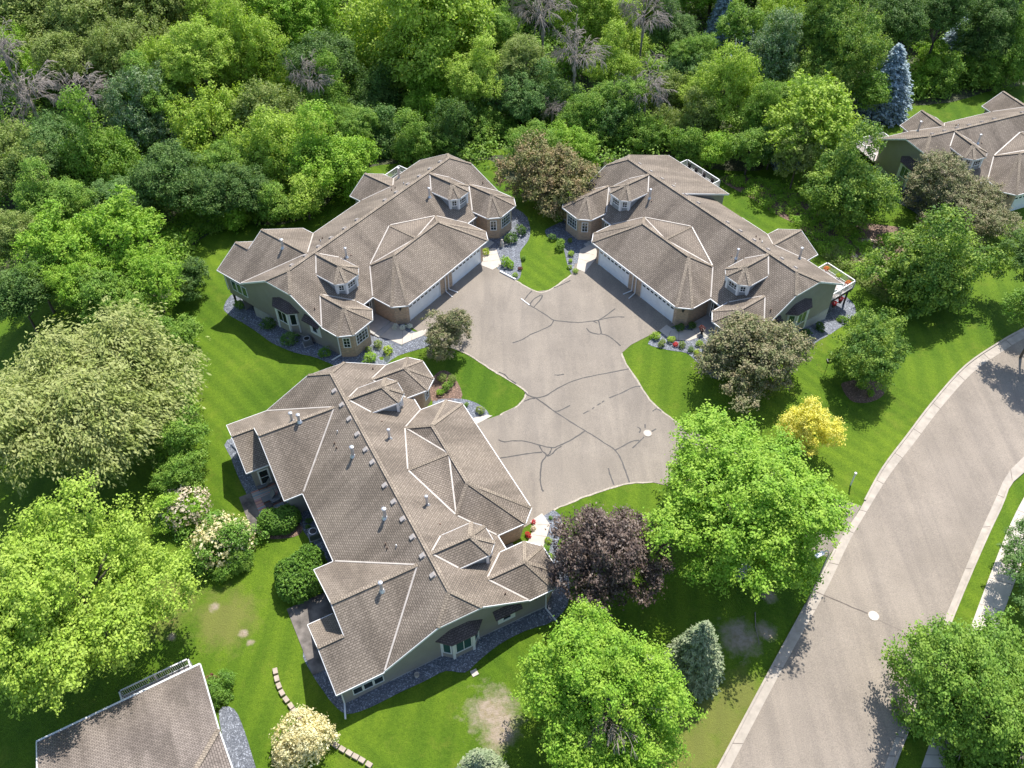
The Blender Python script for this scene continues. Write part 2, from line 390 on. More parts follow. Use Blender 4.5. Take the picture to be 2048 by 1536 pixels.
        by=MB(); lo=-.1 if key!='C' else .3
        for a,c in zip(b[:-1],b[1:]): by.poly([P(a[1],a[0],lo),P(c[1],c[0],lo),P(c[1],c[0],2.8),P(a[1],a[0],2.8)])
        by.poly([P(q[1],q[0],lo) for q in b])
        bo=by.build('bay_window',M['siding'],H)
        br=MB(); e=[(1.95,UW),(1.05,14.78),(-1.05,14.78),(-2.0,UW)]; t1,t2=(.75,UW),(-.75,UW)
        T1=P(UW,.75,3.55);T2=P(UW,-.75,3.55);EE=[P(q[1],q[0],2.85) for q in e]
        br.slab([T1,T2,EE[2],EE[1]],.08); br.slab([T1,EE[1],EE[0]],.08); br.slab([T2,EE[3],EE[2]],.08); br.build('awning_roof',M['awning'],bo)
        tb=MB()
        for q in ((.8,14.56),(-.85,14.56)): tb.box(P(q[1]-.03,q[0],(lo+2.75)/2),(.2,.2,2.75-lo))
        for q in ((1.5,13.92),(-1.6,13.92)): tb.box(P(q[1],q[0],(lo+2.75)/2),(.1,.1,2.75-lo))
        tb.box(P(14.6,0,2.72),(.16,2.2,.1)); build_split(tb,'corner_trim',M['white'],bo)
        for a,c,ww,nx in ((b[0],b[1],.72,1),(b[1],b[2],1.4,2),(b[2],b[3],.72,1)):
            A=Vector(P(a[1],a[0],0)); B=Vector(P(c[1],c[0],0)); d=(B-A).normalized(); cc=(A+B)/2; n=Vector((d.y,-d.x,0))
            if n.dot(Vector((s,0,0)))<0: n=-n
            win(bo,(cc.x,cc.y,.98),d,n,ww,1.55,nx,1,glass=opts.get('bayglass','glass'))
        aw=MB(); aw.slab([P(UW,2.8,3.2),P(UW,5.1,3.2),P(14.45,5.1,2.75),P(14.45,2.8,2.75)],.07); aw.build('window_awning',M['awning'],H)
        sw=(s,0,0)
        fr=MB(); fr.obox(P(UW,3.98,.95),(0,1,0),sw,(-.75,.75),(0,.05),(0,1.65)); fo=fr.build('window_surround',M['white'],H)
        win(fo,P(UW+.05,3.98,1.25),Vector((0,1,0)),Vector(sw),.8,1.1,1,1,name='window_sash')
        # rear
        if kind=='ext':
            rf.slab([P(4.15,0,6.5),P(12.556,0,6.5),P(14.35,-8.5,2.9),P(4.15,-8.5,2.9)],.2); rf.slab([P(12.556,0,6.5),P(14.35,-vc,zc+.02),P(14.35,-8.5,2.9)],.2)
            rake+= [(P(4.15,-.3,6.38),P(4.15,-8.5,2.9)),(P(14.35,-vc,zc),P(14.35,-8.5,2.9))]; gut.append((P(14.35,-8.5,2.88),P(4.15,-8.5,2.88)))
            sid.poly([P(4.5,-5.8,zb),P(4.5,-8.1,zb),P(4.5,-8.1,2.9),P(4.5,-.5,6.1),P(4.5,-.5,5)])
            sid.poly([P(4.5,-8.1,zb),P(UW,-8.1,zb),P(UW,-8.1,2.9),P(4.5,-8.1,2.9)])
            sid.poly([P(0,-5.85,zb),P(4.6,-5.85,zb),P(4.6,-5.85,3.1),P(0,-5.85,3.1)])
        else:
            gut.append((P(0,-6.3,2.92),P(3.8,-6.3,2.92)))
            sid.poly([P(0,-5.85,zb),P(UW,-5.85,zb),P(UW,-5.85,3.1),P(0,-5.85,3.1)])
            if kind=='big':
                J=P(9.08,-1.05,5.925); Q=P(9.08,-7.95,5.92)
                rf.slab([J,Q,P(11.25,-7.95,4.69),P(11.25,-9.95,4.69),P(14.36,-9.95,2.93),P(14.36,-6.25,2.93)])
                rf.slab([J,Q,P(3.8,-7.95,2.93),P(3.8,-6.25,2.93)])
                rf.slab([P(11.25,-7.95,4.69),P(11.25,-9.95,4.69),P(8.15,-9.95,2.93),P(8.15,-7.6,2.93)])
                rf.slab([P(11.25,-7.95,4.69),P(8.15,-7.6,2.93),P(11.25,-7.5,4.69)])
                caps+= [(J,Q),(P(11.25,-7.95,4.69),P(11.25,-9.95,4.69))]; vals+= [(J,P(14.36,-6.25,2.93)),(J,P(3.8,-6.25,2.93))]
                gut+= [(P(14.36,-6.25,2.92),P(14.36,-9.95,2.92)),(P(3.8,-6.25,2.92),P(3.8,-7.95,2.92)),(P(8.15,-7.95,2.92),P(8.15,-9.95,2.92))]
                rake+= [(Q,P(11.25,-7.95,4.69)),(Q,P(3.8,-7.95,2.93)),(P(11.25,-9.95,4.69),P(14.36,-9.95,2.93)),(P(11.25,-9.95,4.69),P(8.15,-9.95,2.93))]
                lowz=opts.get('lowz',{}).get(s,zb)
                sid.poly([P(4.3,-7.55,zb),P(UW,-7.55,zb),P(UW,-7.55,3.0),P(9.08,-7.55,5.72),P(4.3,-7.55,3.0)])
                sid.poly([P(4.3,-5.85,zb),P(4.3,-7.55,zb),P(4.3,-7.55,3.0),P(4.3,-5.85,3.0)])
                sid.poly([P(UW-.01,-5.85,lowz),P(UW-.01,-9.5,lowz),P(UW-.01,-9.5,3.0),P(UW-.01,-5.85,3.0)])
                sid.poly([P(8.6,-9.5,lowz),P(UW,-9.5,lowz),P(UW,-9.5,3.0),P(11.25,-9.5,4.5),P(8.6,-9.5,3.0)])
                sid.poly([P(8.6,-7.55,lowz),P(8.6,-9.5,lowz),P(8.6,-9.5,3.0),P(8.6,-7.55,3.0)])
                if lowz>zb:
                    sid.poly([P(8.6,-7.55,lowz),P(UW,-7.55,lowz),P(UW,-9.5,lowz),P(8.6,-9.5,lowz)])
                    for u,v in ((UW-.2,-9.3),(8.9,-9.3)): MB().box(P(u,v,(lowz-3)/2),(.18,.18,lowz+3)).build('post',M['darkwood'],H)
                zw,hw=(.75,.95) if lowz==zb else (.55,1.35)
                for i in range(3): win(H,P(UW,-8.35+i*.82,zw),Vector((0,1,0)),Vector(sw),.8,hw,1,1,fr=.07,glass='glass' if lowz==zb else 'glassg')
                win(H,P(8.6,-8.55,.12),Vector((0,1,0)),Vector((-s,0,0)),1.0,2.0,1,2,fr=.14,name='patio_door')
                win(H,P(5.6,-7.56,.5),Vector((1,0,0)),Vector((0,-1,0)),1.6,1.5,2,1)
                pipe(H,s*9.6,-4.8 if s<0 else -4.2,5.6,1.0,.13)
                if key=='C' and s<0: pipe(H,-9.0,-4.3,5.9,.8,.13)
            if kind=='small':
                J=P(6.65,-3.65,4.45); Q=P(6.65,-8.05,4.45)
                rf.slab([J,Q,P(9.45,-8.05,2.88),P(9.45,-6.25,2.95)]); rf.slab([J,Q,P(3.85,-8.05,2.88),P(3.85,-6.25,2.95)])
                caps.append((J,Q)); vals+= [(J,P(9.45,-6.25,2.95)),(J,P(3.85,-6.25,2.95))]
                gut+= [(P(9.45,-6.25,2.9),P(9.45,-8.05,2.88)),(P(3.85,-6.25,2.9),P(3.85,-8.05,2.88)),(P(9.5,-6.3,2.92),P(14.3,-6.3,2.92))]
                rake+= [(Q,P(9.45,-8.05,2.88)),(Q,P(3.85,-8.05,2.88))]
                sid.poly([P(4.3,-7.7,zb),P(9.0,-7.7,zb),P(9.0,-7.7,3.0),P(6.65,-7.7,4.3),P(4.3,-7.7,3.0)])
                for u in (4.3,9.0): sid.poly([P(u,-5.85,zb),P(u,-7.7,zb),P(u,-7.7,3.0),P(u,-5.85,3.0)])
                pipe(H,s*9.24,-5.1,rz(5.1),1.35,.12)
            rake.append((P(Lc,-vc,zc),P(Lc,-6.3,2.94)))
        # roof furniture
        if key!='D' or s>0:
            pipe(H,s*3.95 if key=='C' else s*6.6,2.0,5.38,1.1,.11)
            pipe(H,s*13.5,4.1,rz(4.1),.42,.05,'rust',False)
            pipe(H,s*6.1,2.15,rz(2.15),.22,.07,'rust',False,False)
            if key=='C': pipe(H,s*3.7 if s>0 else -3.39,-1.5,rz(1.5),1.1,.14)
            for u,v in ((6.55,-1.75),(5.75,-2.38),(5.2 if s<0 else 6.15,-2.4)): pipe(H,s*u,v,rz(v),.38,.05,'rust' if v<-2 else 'galv',False)
        dn=MB()
        dn.bar(P(.25,10.1,2.85),P(.25,9.64,2.5),.08,.1).bar(P(.25,9.64,2.5),P(.25,9.64,.15),.08,.1).bar(P(.25,9.64,.15),P(.45,10.7,.05),.09,.09)
        dn.build('downspout',M['white'],H)
        if key!='B' or s>0:
            dn=MB(); q=P(14.0,7.35,0)
            dn.bar(P(14.36,7.6,3.15),P(14.02,7.4,2.8),.08,.1).bar(P(14.02,7.4,2.8),P(14.02,7.4,.2),.08,.1).bar(P(14.02,7.4,.2),P(14.9 if key=='A' else 15.6,6.9 if key=='A' else 7.6,-.15 if key=='A' else .25),.1,.1)
            dn.build('downspout',M['white'],H)
        if kind=='big':
            dn=MB(); dn.bar(P(14.3,-9.7,2.85),P(13.95,-9.55,2.5),.08,.1).bar(P(13.95,-9.55,2.5),P(13.95,-9.55,.15),.1,.1)
            if key=='C': dn.bar(P(13.95,-9.55,.3),P(15.1,-9.9,.35),.12,.12)
            None; dn.build('downspout',M['white'],H)
    if key=='C':
        us=(-10.58,-8.68,-6.84,-4.89,-2.98,-1.45,1.24,3.08,4.95,6.85,8.74,10.65); vv=-.47
    else: us=(-11.8,-10,-8.15,-6.2,-4.25,-2.4,2.0,3.9,5.9,7.73,9.6,11.5); vv=-.78
    for u in us:
        b=MB(); z=rz(vv); sl=math.atan(m_)
        b.obox((u,vv,z-.02),(1,0,0),(0,math.cos(sl),math.sin(sl)),(-.17,.17),(-.18,.2),(0,.16),(0,-math.sin(sl),math.cos(sl)))
        b.obox((u,vv,z-.0),(1,0,0),(0,math.cos(sl),math.sin(sl)),(-.24,.24),(-.02,.25),(-.01,.03),(0,-math.sin(sl),math.cos(sl)))
        b.build('roof_vent',M['vent'],H)
    R_=rf.build('roof',M['roof'],H)
    cb=MB()
    for a,b in caps: cb.bar(a,b,.3,.035,.02)
    build_split(cb,'ridge_cap',M['cap'],R_)
    vb=MB()
    for a,b in vals:
        a=Vector(a); b=Vector(b); d=(b-a).normalized(); vb.bar(a+d*.12,b-d*.1,.13,.025,.052)
    build_split(vb,'valley_flashing',M['valley'],R_)
    gb=MB()
    for a,b in gut: gb.bar(a,b,.105,.13,-.06)
    build_split(gb,'gutter',M['white'],R_)
    rb=MB()
    for a,b in rake: rb.bar(a,b,.05,.18,-.1)
    build_split(rb,'rake_board',M['white'],R_)
    build_split(sid,'wall',M['siding'],H); build_split(brk,'brick_wall',M['brick'],H); build_split(fnd,'foundation',M['found'],H)
    return H
HA=house('A','duplex_house','brown-roofed duplex left of the driveway head, sunroom end raised on a post over the lawn',{1:'big',-1:'small'},{'lowz':{1:-.35}})
HB=house('B','duplex_house','brown-roofed duplex right of the driveway head, with two railed decks on its far side',{1:'ext',-1:'small'},{'bayglass':'glassg'})
HC=house('C','duplex_house','nearest whole duplex, seen from above with long ridge, two rear wings and concrete patios',{1:'big',-1:'big'},{'bayglass':'glassg'})
HD=house('D','duplex_house','duplex at the upper right edge, half cut off by the frame, behind a bronze crabapple',{1:'small',-1:'small'},{'bayglass':'glassg'})
for h in (HA,HB,HC,HD): h['group']='matching grey-brown duplex houses'
deck(HA,-14.2,-9.6,-5.9,-9.9,-.1,-2.6,0)
deck(HB,-13.45,-9.6,-5.9,-10.2,-.15,-2.9,0); deck(HB,8.8,14.5,-8.15,-12.2,-.15,-2.8,0)
deck(HD,14.2,9.8,-5.9,-10.0,-.15,-1.6,0)
# second storey-less neighbour cut by the frame at bottom left
P1=Vector((-33.3,24.95,0)); P2=Vector((-23.25,30.6,0)); dE=(P1-P2).normalized(); rE=math.atan2(dE.y,dE.x)
HE=empty('low_house',(P2.x,P2.y,-1.65),rE,'mauve-brown roof cut off at the bottom left corner, with a narrow white-railed deck','house')
WE=(P1-P2).length; sl=.424; ez=2.95
rf=MB(); 
rf.slab([(0,0,ez),(WE,0,ez),(WE,14,ez+14*sl),(2.2,14,ez+14*sl),(2.2,9.6,ez+9.6*sl),(0,7.0,ez+7*sl)],.18)
rf.slab([(0,7.0,ez+7*sl),(2.2,9.6,ez+9.6*sl),(2.2,13,ez+9.3*sl),(0,12.5,ez+7*sl)],.18)
rr=rf.build('roof',M['roof_e'],HE)
MB().bar((0,7,ez+7*sl),(2.2,9.6,ez+9.6*sl),.36,.05,.03).build('ridge_cap',M['cap'],rr)
g=MB(); g.bar((0,-.05,ez-.03),(WE,-.05,ez-.03),.14,.14); g.bar((-.03,0,ez),(-.03,7,ez+7*sl),.08,.2,-.08); g.bar((-.03,7,ez+7*sl),(-.03,12.5,ez+7*sl),.08,.2,-.08); g.bar((WE,0,ez),(WE,14,ez+14*sl),.08,.2,-.08); build_split(g,'gutter',M['white'],rr)
wl=MB(); wl.obox((0,0,0),(1,0,0),(0,1,0),(.45,WE-.4),(.5,15),(-1.5,2.85)); build_split(wl,'wall',M['siding'],HE)
dk=deck(HE,.77,5.9,.5,-1.7,.7,-.8,0)
# ------------------------------------------------------------------ ground, road, driveway, beds
def cr_spline(P,closed=False,k=4):
    P=[Vector(p) for p in P]; n=len(P); out=[]
    rng=range(n) if closed else range(n-1)
    for i in rng:
        g=(lambda j: P[j%n]) if closed else (lambda j: P[max(0,min(n-1,j))])
        a,b,c,d=g(i-1),g(i),g(i+1),g(i+2)
        for q in range(k):
            t=q/k; out.append(.5*((2*b)+(-a+c)*t+(2*a-5*b+4*c-d)*t*t+(-a+3*b-3*c+d)*t**3))
    if not closed: out.append(P[-1])
    return out
def px2w(L): return [at(*p).to_2d() if hasattr(at(*p),'to_2d') else Vector(at(*p)[:2]) for p in L]
def sheet(name,m,poly,off,grid=1.0,kind='structure',label=None,thick=0):
    """flat sheet draped off metres above the ground, poly in world xy"""
    poly=[Vector((p[0],p[1])) for p in poly]; n=len(poly)
    xs=[p.x for p in poly]; ys=[p.y for p in poly]
    # densify the outline
    o=[]
    for i in range(n):
        a,b=poly[i],poly[(i+1)%n]; k=max(1,int((b-a).length/grid))
        for q in range(k): o.append(a+(b-a)*q/k)
    def inside(x,y):
        c=False
        for i in range(n):
            a,b=poly[i],poly[i-1]
            if (a.y>y)!=(b.y>y) and x<(b.x-a.x)*(y-a.y)/(b.y-a.y)+a.x: c=not c
        return c
    pts=list(o); ne=len(o)
    gx=min(xs)
    while gx<max(xs):
        gy=min(ys)
        while gy<max(ys):
            if inside(gx,gy): pts.append(Vector((gx,gy)))
            gy+=grid
        gx+=grid
    v,_,f,*_r=delaunay_2d_cdt(pts,[],[list(range(ne))],1,1e-4)
    me=bpy.data.meshes.new(name); me.from_pydata([(p.x,p.y,gh(p.x,p.y)+off) for p in v],[],f); me.materials.append(m)
    if me.polygons and me.polygons[0].normal.z<0: me.flip_normals()
    ob=bpy.data.objects.new(name,me); sc.collection.objects.link(ob); ob['kind']=kind
    return ob
def patch_mask(nt,pos,pts,amp=.9):
    """1 inside irregular patches of given centre and radius (metres)"""
    acc=None; nz=noise(nt,pos,.9,5,.7)
    for (x,y,r) in pts:
        d=nt.nodes.new('ShaderNodeVectorMath'); d.operation='DISTANCE'; d.inputs[1].default_value=(x,y,gh(x,y)); nt.links.new(pos,d.inputs[0])
        a=nt.nodes.new('ShaderNodeMath'); a.operation='MULTIPLY_ADD'; nt.links.new(nz,a.inputs[0]); a.inputs[1].default_value=-r*2*amp; a.inputs[2].default_value=r*(1+amp)
        b=nt.nodes.new('ShaderNodeMath'); b.operation='SUBTRACT'; nt.links.new(a.outputs[0],b.inputs[0]); nt.links.new(d.outputs['Value'],b.inputs[1])
        c=nt.nodes.new('ShaderNodeMath'); c.operation='MULTIPLY'; c.use_clamp=True; nt.links.new(b.outputs[0],c.inputs[0]); c.inputs[1].default_value=1.5/r
        if acc is None: acc=c.outputs[0]
        else:
            mx=nt.nodes.new('ShaderNodeMath'); mx.operation='MAXIMUM'; nt.links.new(acc,mx.inputs[0]); nt.links.new(c.outputs[0],mx.inputs[1]); acc=mx.outputs[0]
    return acc
def wxy(px,py,r): a=at(px,py); return (a.x,a.y,r)
m,nt,p=newmat('lawn_grass'); pos=nt.nodes.new('ShaderNodeNewGeometry').outputs['Position']
big=ramp(nt,noise(nt,pos,.09,4,.55),[(.35,(.072,.15,.009)),(.65,(.13,.215,.015))])
fine=ramp(nt,noise(nt,pos,3.5,5,.8),[(.25,(.55,.6,.5)),(.5,(1,1,1)),(.78,(1.45,1.3,1.3))])
c=mix(nt,.75,big,fine,'MULTIPLY')
c=mix(nt,.6,c,ramp(nt,noise(nt,pos,14,3,.8),[(.3,(.6,.62,.6)),(.7,(1.35,1.3,1.3))]),'MULTIPLY')
def stripes(rot,w_,d):
    wv=nt.nodes.new('ShaderNodeTexWave'); wv.wave_type='BANDS'; wv.bands_direction='X'; wv.inputs['Scale'].default_value=w_; wv.inputs['Distortion'].default_value=d; wv.inputs['Detail'].default_value=3; wv.inputs['Detail Scale'].default_value=.6
    nt.links.new(mapping(nt,pos,(1,1,1),(0,0,rot)),wv.inputs['Vector']); return wv.outputs['Fac']
s1=ramp(nt,stripes(.12,.16,3.0),[(.2,(.86,.9,.9)),(.8,(1.12,1.08,1.05))]); s2=ramp(nt,stripes(-.75,.2,2.5),[(.2,(.88,.9,.9)),(.8,(1.14,1.1,1.05))])
c=mix(nt,.8,c,mix(nt,ramp(nt,noise(nt,pos,.05,1),[(.47,(0,0,0)),(.53,(1,1,1))]),s1,s2),'MULTIPLY')
c=mix(nt,ramp(nt,noise(nt,pos,.35,6,.75),[(.55,(0,0,0)),(.75,(.55,.55,.55))]),c,(.20,.235,.03))
dry=patch_mask(nt,pos,[wxy(1450,1445,4.2),wxy(1400,1500,3.5),wxy(1480,1390,2.6),wxy(1340,1500,3),wxy(330,1210,3.5),wxy(450,1240,3.4)],.8)
c=mix(nt,mix(nt,.62,(0,0,0),dry,'MIX'),c,(.22,.20,.065))
sp_=noise(nt,pos,1.7,6,.85)
c=mix(nt,ramp(nt,sp_,[(.60,(0,0,0)),(.72,(.5,.5,.5))]),c,(.24,.27,.05))
bare=patch_mask(nt,pos,[wxy(985,1425,2.3),wxy(1000,1468,1.6),wxy(1090,1395,.7),wxy(1480,1275,2.0),wxy(1530,1262,1.0),wxy(1540,1190,.8),wxy(343,1273,.45),wxy(429,1214,.5),wxy(487,1268,.45),wxy(500,1285,.4),wxy(1400,1345,1.3)],.95)
c=mix(nt,bare,c,ramp(nt,noise(nt,pos,2.5,5,.7),[(.35,(.30,.25,.15)),(.6,(.42,.34,.27))]))
nt.links.new(c,p.inputs['Base Color']); p.inputs['Roughness'].default_value=.8; p.inputs['Specular IOR Level'].default_value=.15
bump(nt,p,noise(nt,pos,9,4,.8),.9,.12); M['grass']=m
xs=np.concatenate([[-700,-400,-250,-160],np.arange(-120,121,1.0),[160,250,400,700]]); ys=np.concatenate([[-300,-120,-50],np.arange(-15,175,1.0),[190,220,300,450,800]])
X,Y=np.meshgrid(xs,ys); Z=gh_arr(X,Y); nx,ny=len(xs),len(ys)
V=np.stack([X,Y,Z],-1).reshape(-1,3); I=np.arange(nx*ny).reshape(ny,nx)
F=np.stack([I[:-1,:-1],I[:-1,1:],I[1:,1:],I[1:,:-1]],-1).reshape(-1,4)
me=bpy.data.meshes.new('lawn'); me.vertices.add(len(V)); me.vertices.foreach_set('co',V.ravel()); me.loops.add(F.size); me.loops.foreach_set('vertex_index',F.ravel().astype(np.int32)); me.polygons.add(len(F)); me.polygons.foreach_set('loop_start',np.arange(0,F.size,4,dtype=np.int32)); me.update(calc_edges=True); me.validate()
me.materials.append(M['grass']); g=bpy.data.objects.new('lawn',me); sc.collection.objects.link(g); g['kind']='structure'
# asphalt
def asphalt(name,c0,rot,lanes):
    m,nt,p=newmat(name); pos=nt.nodes.new('ShaderNodeNewGeometry').outputs['Position']
    c=ramp(nt,noise(nt,pos,.25,5,.6),[(.3,tuple(x*.88 for x in c0)),(.7,tuple(x*1.1 for x in c0))])
    c=mix(nt,.85,c,ramp(nt,noise(nt,pos,11,4,.85),[(.3,(.62,.62,.63)),(.7,(1.38,1.36,1.33))]),'MULTIPLY')
    c=mix(nt,.6,c,ramp(nt,noise(nt,mapping(nt,pos,lanes,(0,0,rot)),.6,4,.6,.6),[(.35,(.8,.8,.81)),(.6,(1.08,1.07,1.05))]),'MULTIPLY')
    nt.links.new(c,p.inputs['Base Color']); p.inputs['Roughness'].default_value=.88; p.inputs['Specular IOR Level'].default_value=.25; bump(nt,p,noise(nt,pos,30,3,.8),.4,.02)
    return m
M['drive']=asphalt('driveway_asphalt',(.265,.232,.195),.6,(1.2,.18,1)); M['road']=asphalt('road_asphalt',(.28,.242,.203),-.56,(1.3,.06,1))
M['conc']=plain('concrete_kerb',(.40,.35,.295),.8,.16,1.6); M['walk']=plain('pale_concrete',(.53,.475,.41),.85,.1,1.3); M['patio']=plain('stained_concrete',(.16,.14,.125),.85,.6,1.1)
def rock(name,c1,c2,sc_=6):
    m,nt,p=newmat(name); pos=nt.nodes.new('ShaderNodeNewGeometry').outputs['Position']
    v=nt.nodes.new('ShaderNodeTexVoronoi'); v.inputs['Scale'].default_value=sc_*2.2; nt.links.new(pos,v.inputs['Vector'])
    c=mix(nt,v.outputs['Color'],c1,c2); sp=nt.nodes.new('ShaderNodeSeparateColor'); nt.links.new(v.outputs['Color'],sp.inputs[0])
    c=ramp(nt,sp.outputs[0],[(0,c1),(.8,c2),(1,tuple(min(1,x*2.2) for x in c2))])
    c=mix(nt,.5,c,ramp(nt,noise(nt,pos,.8,3),[(.3,(.75,.75,.78)),(.7,(1.2,1.18,1.15))]),'MULTIPLY')
    nt.links.new(c,p.inputs['Base Color']); p.inputs['Roughness'].default_value=.8; bump(nt,p,v.outputs['Distance'],-.8,.05); return m
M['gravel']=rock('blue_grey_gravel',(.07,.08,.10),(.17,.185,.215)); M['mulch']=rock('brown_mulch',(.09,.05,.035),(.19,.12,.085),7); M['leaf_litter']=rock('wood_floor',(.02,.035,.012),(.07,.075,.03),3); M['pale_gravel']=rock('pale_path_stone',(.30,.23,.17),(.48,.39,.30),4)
drv=[(815,650),(1000,512),(984,531),(1022,556),(1072,583),(1100,580),(1143,550),(1150,528),(1200,515),(1350,645),(1318,662),(1262,690),(1243,707),(1252,728),(1275,762),(1300,800),(1340,835),(1395,868),(1470,905),(1560,950),(1640,985),(1722,1012),(1690,1070),(1655,1115),(1560,1080),(1450,1015),(1375,980),(1305,965),(1255,968),(1180,990),(1107,1020),(1060,1045),(940,838),(1000,830),(1035,812),(1052,790),(1046,778),(1000,750),(930,706),(885,690),(850,672)]
drv=[h2w('A',6.6,9.2),h2w('A',-6.6,9.2),(984,531)]+drv[3:8]+[h2w('B',6.6,9.2),h2w('B',-6.6,9.2)]+drv[10:31]+[h2w('C',6.4,9.2),h2w('C',-6.4,9.2)]+drv[33:]
D_=[Vector(q[:2]) if len(q)==3 else Vector(at(*q)[:2]) for q in drv]; sheet('driveway',M['drive'],D_,.03)
KO=[(2330,540),(2180,592),(2048,658),(1998,686),(1931,732),(1864,806),(1813,873),(1763,940),(1719,1020),(1682,1077),(1625,1185),(1545,1332),(1436,1536),(1360,1680)]
KI=[(2345,552),(2195,604),(2062,670),(2012,699),(1946,745),(1880,818),(1830,884),(1779,950),(1733,1024),(1698,1084),(1649,1187),(1565,1337),(1461,1536),(1387,1682)]
RI=[(2500,700),(2250,800),(2048,913),(1981,1020),(1911,1185),(1807,1437),(1768,1536),(1715,1690)]
RO=[(2500,725),(2250,828),(2048,943),(1999,1020),(1924,1188),(1824,1440),(1787,1536),(1735,1690)]
SL=[(2520,770),(2260,870),(2100,940),(2034,1020),(1958,1208),(1880,1430),(1842,1536),(1795,1690)]
SR=[(2560,800),(2310,905),(2150,975),(2082,1040),(2008,1222),(1930,1440),(1893,1536),(1850,1690)]
w_=lambda L:[Vector(q) for q in cr_spline([(*at(*p)[:2],0) for p in L])]
ko,ki,ri,ro,sl_,sr_=map(w_,(KO,KI,RI,RO,SL,SR))
sheet('road',M['road'],ki+ri[::-1],.02,1.5)
sheet('gutter_pan',M['conc'],ko+ki[::-1],.035,1.0); sheet('gutter_pan',M['conc'],ri+ro[::-1],.035,1.0)
sheet('sidewalk',M['walk'],sl_+sr_[::-1],.04,1.0)
for nm,L,gap in (('kerb',ko,True),('kerb',ro,False)):
    k=MB()
    for a,b in zip(L[:-1],L[1:]):
        md=(a+b)/2
        if gap:   # dropped kerb where the driveway joins
            q=(md-Vector((*at(1700,1045)[:2],0))).length
            if q<3.2: continue
        k.bar((a.x,a.y,gh(a.x,a.y)+.07),(b.x,b.y,gh(b.x,b.y)+.07),.17,.15)
    k.build(nm,M['conc'])['kind']='structure'
# joints across the kerb, and the transverse crack in the road
M['tar']=plain('crack_sealant',(.025,.021,.02),.6,.3,9); M['joint']=plain('dark_joint',(.17,.14,.12),.9,.2,5)
def ribbon(mb,L,w,off,smooth=True,jit=.0):
    P=[Vector((*at(*p)[:2],0)) for p in L]
    if smooth and len(P)>2: P=cr_spline(P)
    # densify
    Q=[]
    for a,b in zip(P[:-1],P[1:]):
        n=max(1,int((b-a).length/.35))
        for i in range(n): Q.append(a+(b-a)*i/n)
    Q.append(P[-1]); rnd=random.Random(len(Q)); k0=len(mb.v)
    for i,q in enumerate(Q):
        d=(Q[min(i+1,len(Q)-1)]-Q[max(0,i-1)]).normalized(); s=Vector((-d.y,d.x,0)); ww=w*(.75+.5*rnd.random())/2; j=s*rnd.uniform(-jit,jit)
        for t in (s*ww,-s*ww): e=q+t+j; mb.v.append((e.x,e.y,gh(e.x,e.y)+off))
    for i in range(len(Q)-1): mb.f.append((k0+2*i,k0+2*i+1,k0+2*i+3,k0+2*i+2))
cx=lambda x,y:(980+x/2.884,720+y/2.884); cy=lambda x,y:(940+x/3.525,400+y/3.525)
cr=MB()
for f,L in ((cx,[(203,185),(220,205),(265,218),(320,208),(390,165),(480,122),(590,93),(700,72),(800,52)]),(cx,[(255,215),(300,245),(380,303),(460,355),(545,408),(600,440),(660,480),(722,522),(755,575),(780,640),(805,708)]),
            (cx,[(375,298),(405,292),(462,262)]),(cx,[(537,312),(590,282),(665,232),(760,190),(830,158),(868,152)]),(cx,[(545,412),(480,455),(400,495),(355,507),(285,492),(200,470),(130,468),(85,474),(48,462)]),
            (cx,[(57,568),(150,552),(230,540),(300,534)]),(cx,[(285,495),(300,525),(325,550),(300,590),(292,640),(290,690),(297,740),(308,760)]),(cx,[(355,508),(345,540),(325,553)]),(cx,[(412,498),(380,520),(355,545),(328,556)]),
            (cx,[(722,522),(770,495),(820,470),(860,465)]),(cx,[(888,445),(855,478),(822,510)]),(cx,[(682,625),(695,670),(716,722)]),(cx,[(938,298),(960,283),(990,297)]),(cx,[(893,372),(896,395)]),(cx,[(930,415),(957,398)]),(cx,[(850,388),(868,400),(862,422)]),
            (cx,[(198,240),(230,226),(262,222)]),(cx,[(372,88),(400,88),(428,82)]),(cx,[(50,72),(85,85),(105,108),(150,138)]),
            (cy,[(385,705),(405,675),(437,640)]),(cy,[(418,745),(450,700),(505,672),(500,700),(450,755)]),(cy,[(420,742),(480,778),(540,815),(590,848),(680,860),(760,865),(850,857),(905,850)]),
            (cy,[(590,848),(570,885),(510,915),(425,950)]),(cy,[(905,850),(960,815),(1022,767)]),(cy,[(905,850),(960,835),(1030,826),(1088,828)]),(cy,[(905,850),(915,890),(920,945),(850,935),(822,905)]),(cy,[(865,855),(900,870)]),
            (cy,[(425,950),(370,985),(300,1010)]),(cy,[(920,945),(965,955),(1010,985),(1060,1030)]),(cy,[(590,622),(640,600),(660,592),(708,570)])):
    ribbon(cr,[f(*p) for p in L],.13,.036,True,.02)
cr.build('crack_sealant',M['tar'])['kind']='structure'
cr=MB(); ribbon(cr,[(1630,1184),(1665,1197),(1705,1215),(1735,1227)],.07,.045,True,.03); ribbon(cr,[(1755,1240),(1790,1255),(1830,1275),(1870,1298)],.04,.026,True,.05)
n_=len(ko)
for i in range(2,n_,3):
    cr.bar((ko[i].x,ko[i].y,gh(*ko[i][:2])+.04),(ki[i].x,ki[i].y,gh(*ki[i][:2])+.04),.04,.012); 
for i in range(1,len(sl_),1):
    cr.bar((sl_[i].x,sl_[i].y,gh(*sl_[i][:2])+.043),(sr_[i].x,sr_[i].y,gh(*sr_[i][:2])+.043),.03,.01)
for i in range(1,len(ri),2):
    cr.bar((ri[i].x,ri[i].y,gh(*ri[i][:2])+.04),(ro[i].x,ro[i].y,gh(*ro[i][:2])+.04),.04,.012)
cr.build('road_crack',M['joint'])['kind']='structure'
eg=MB()
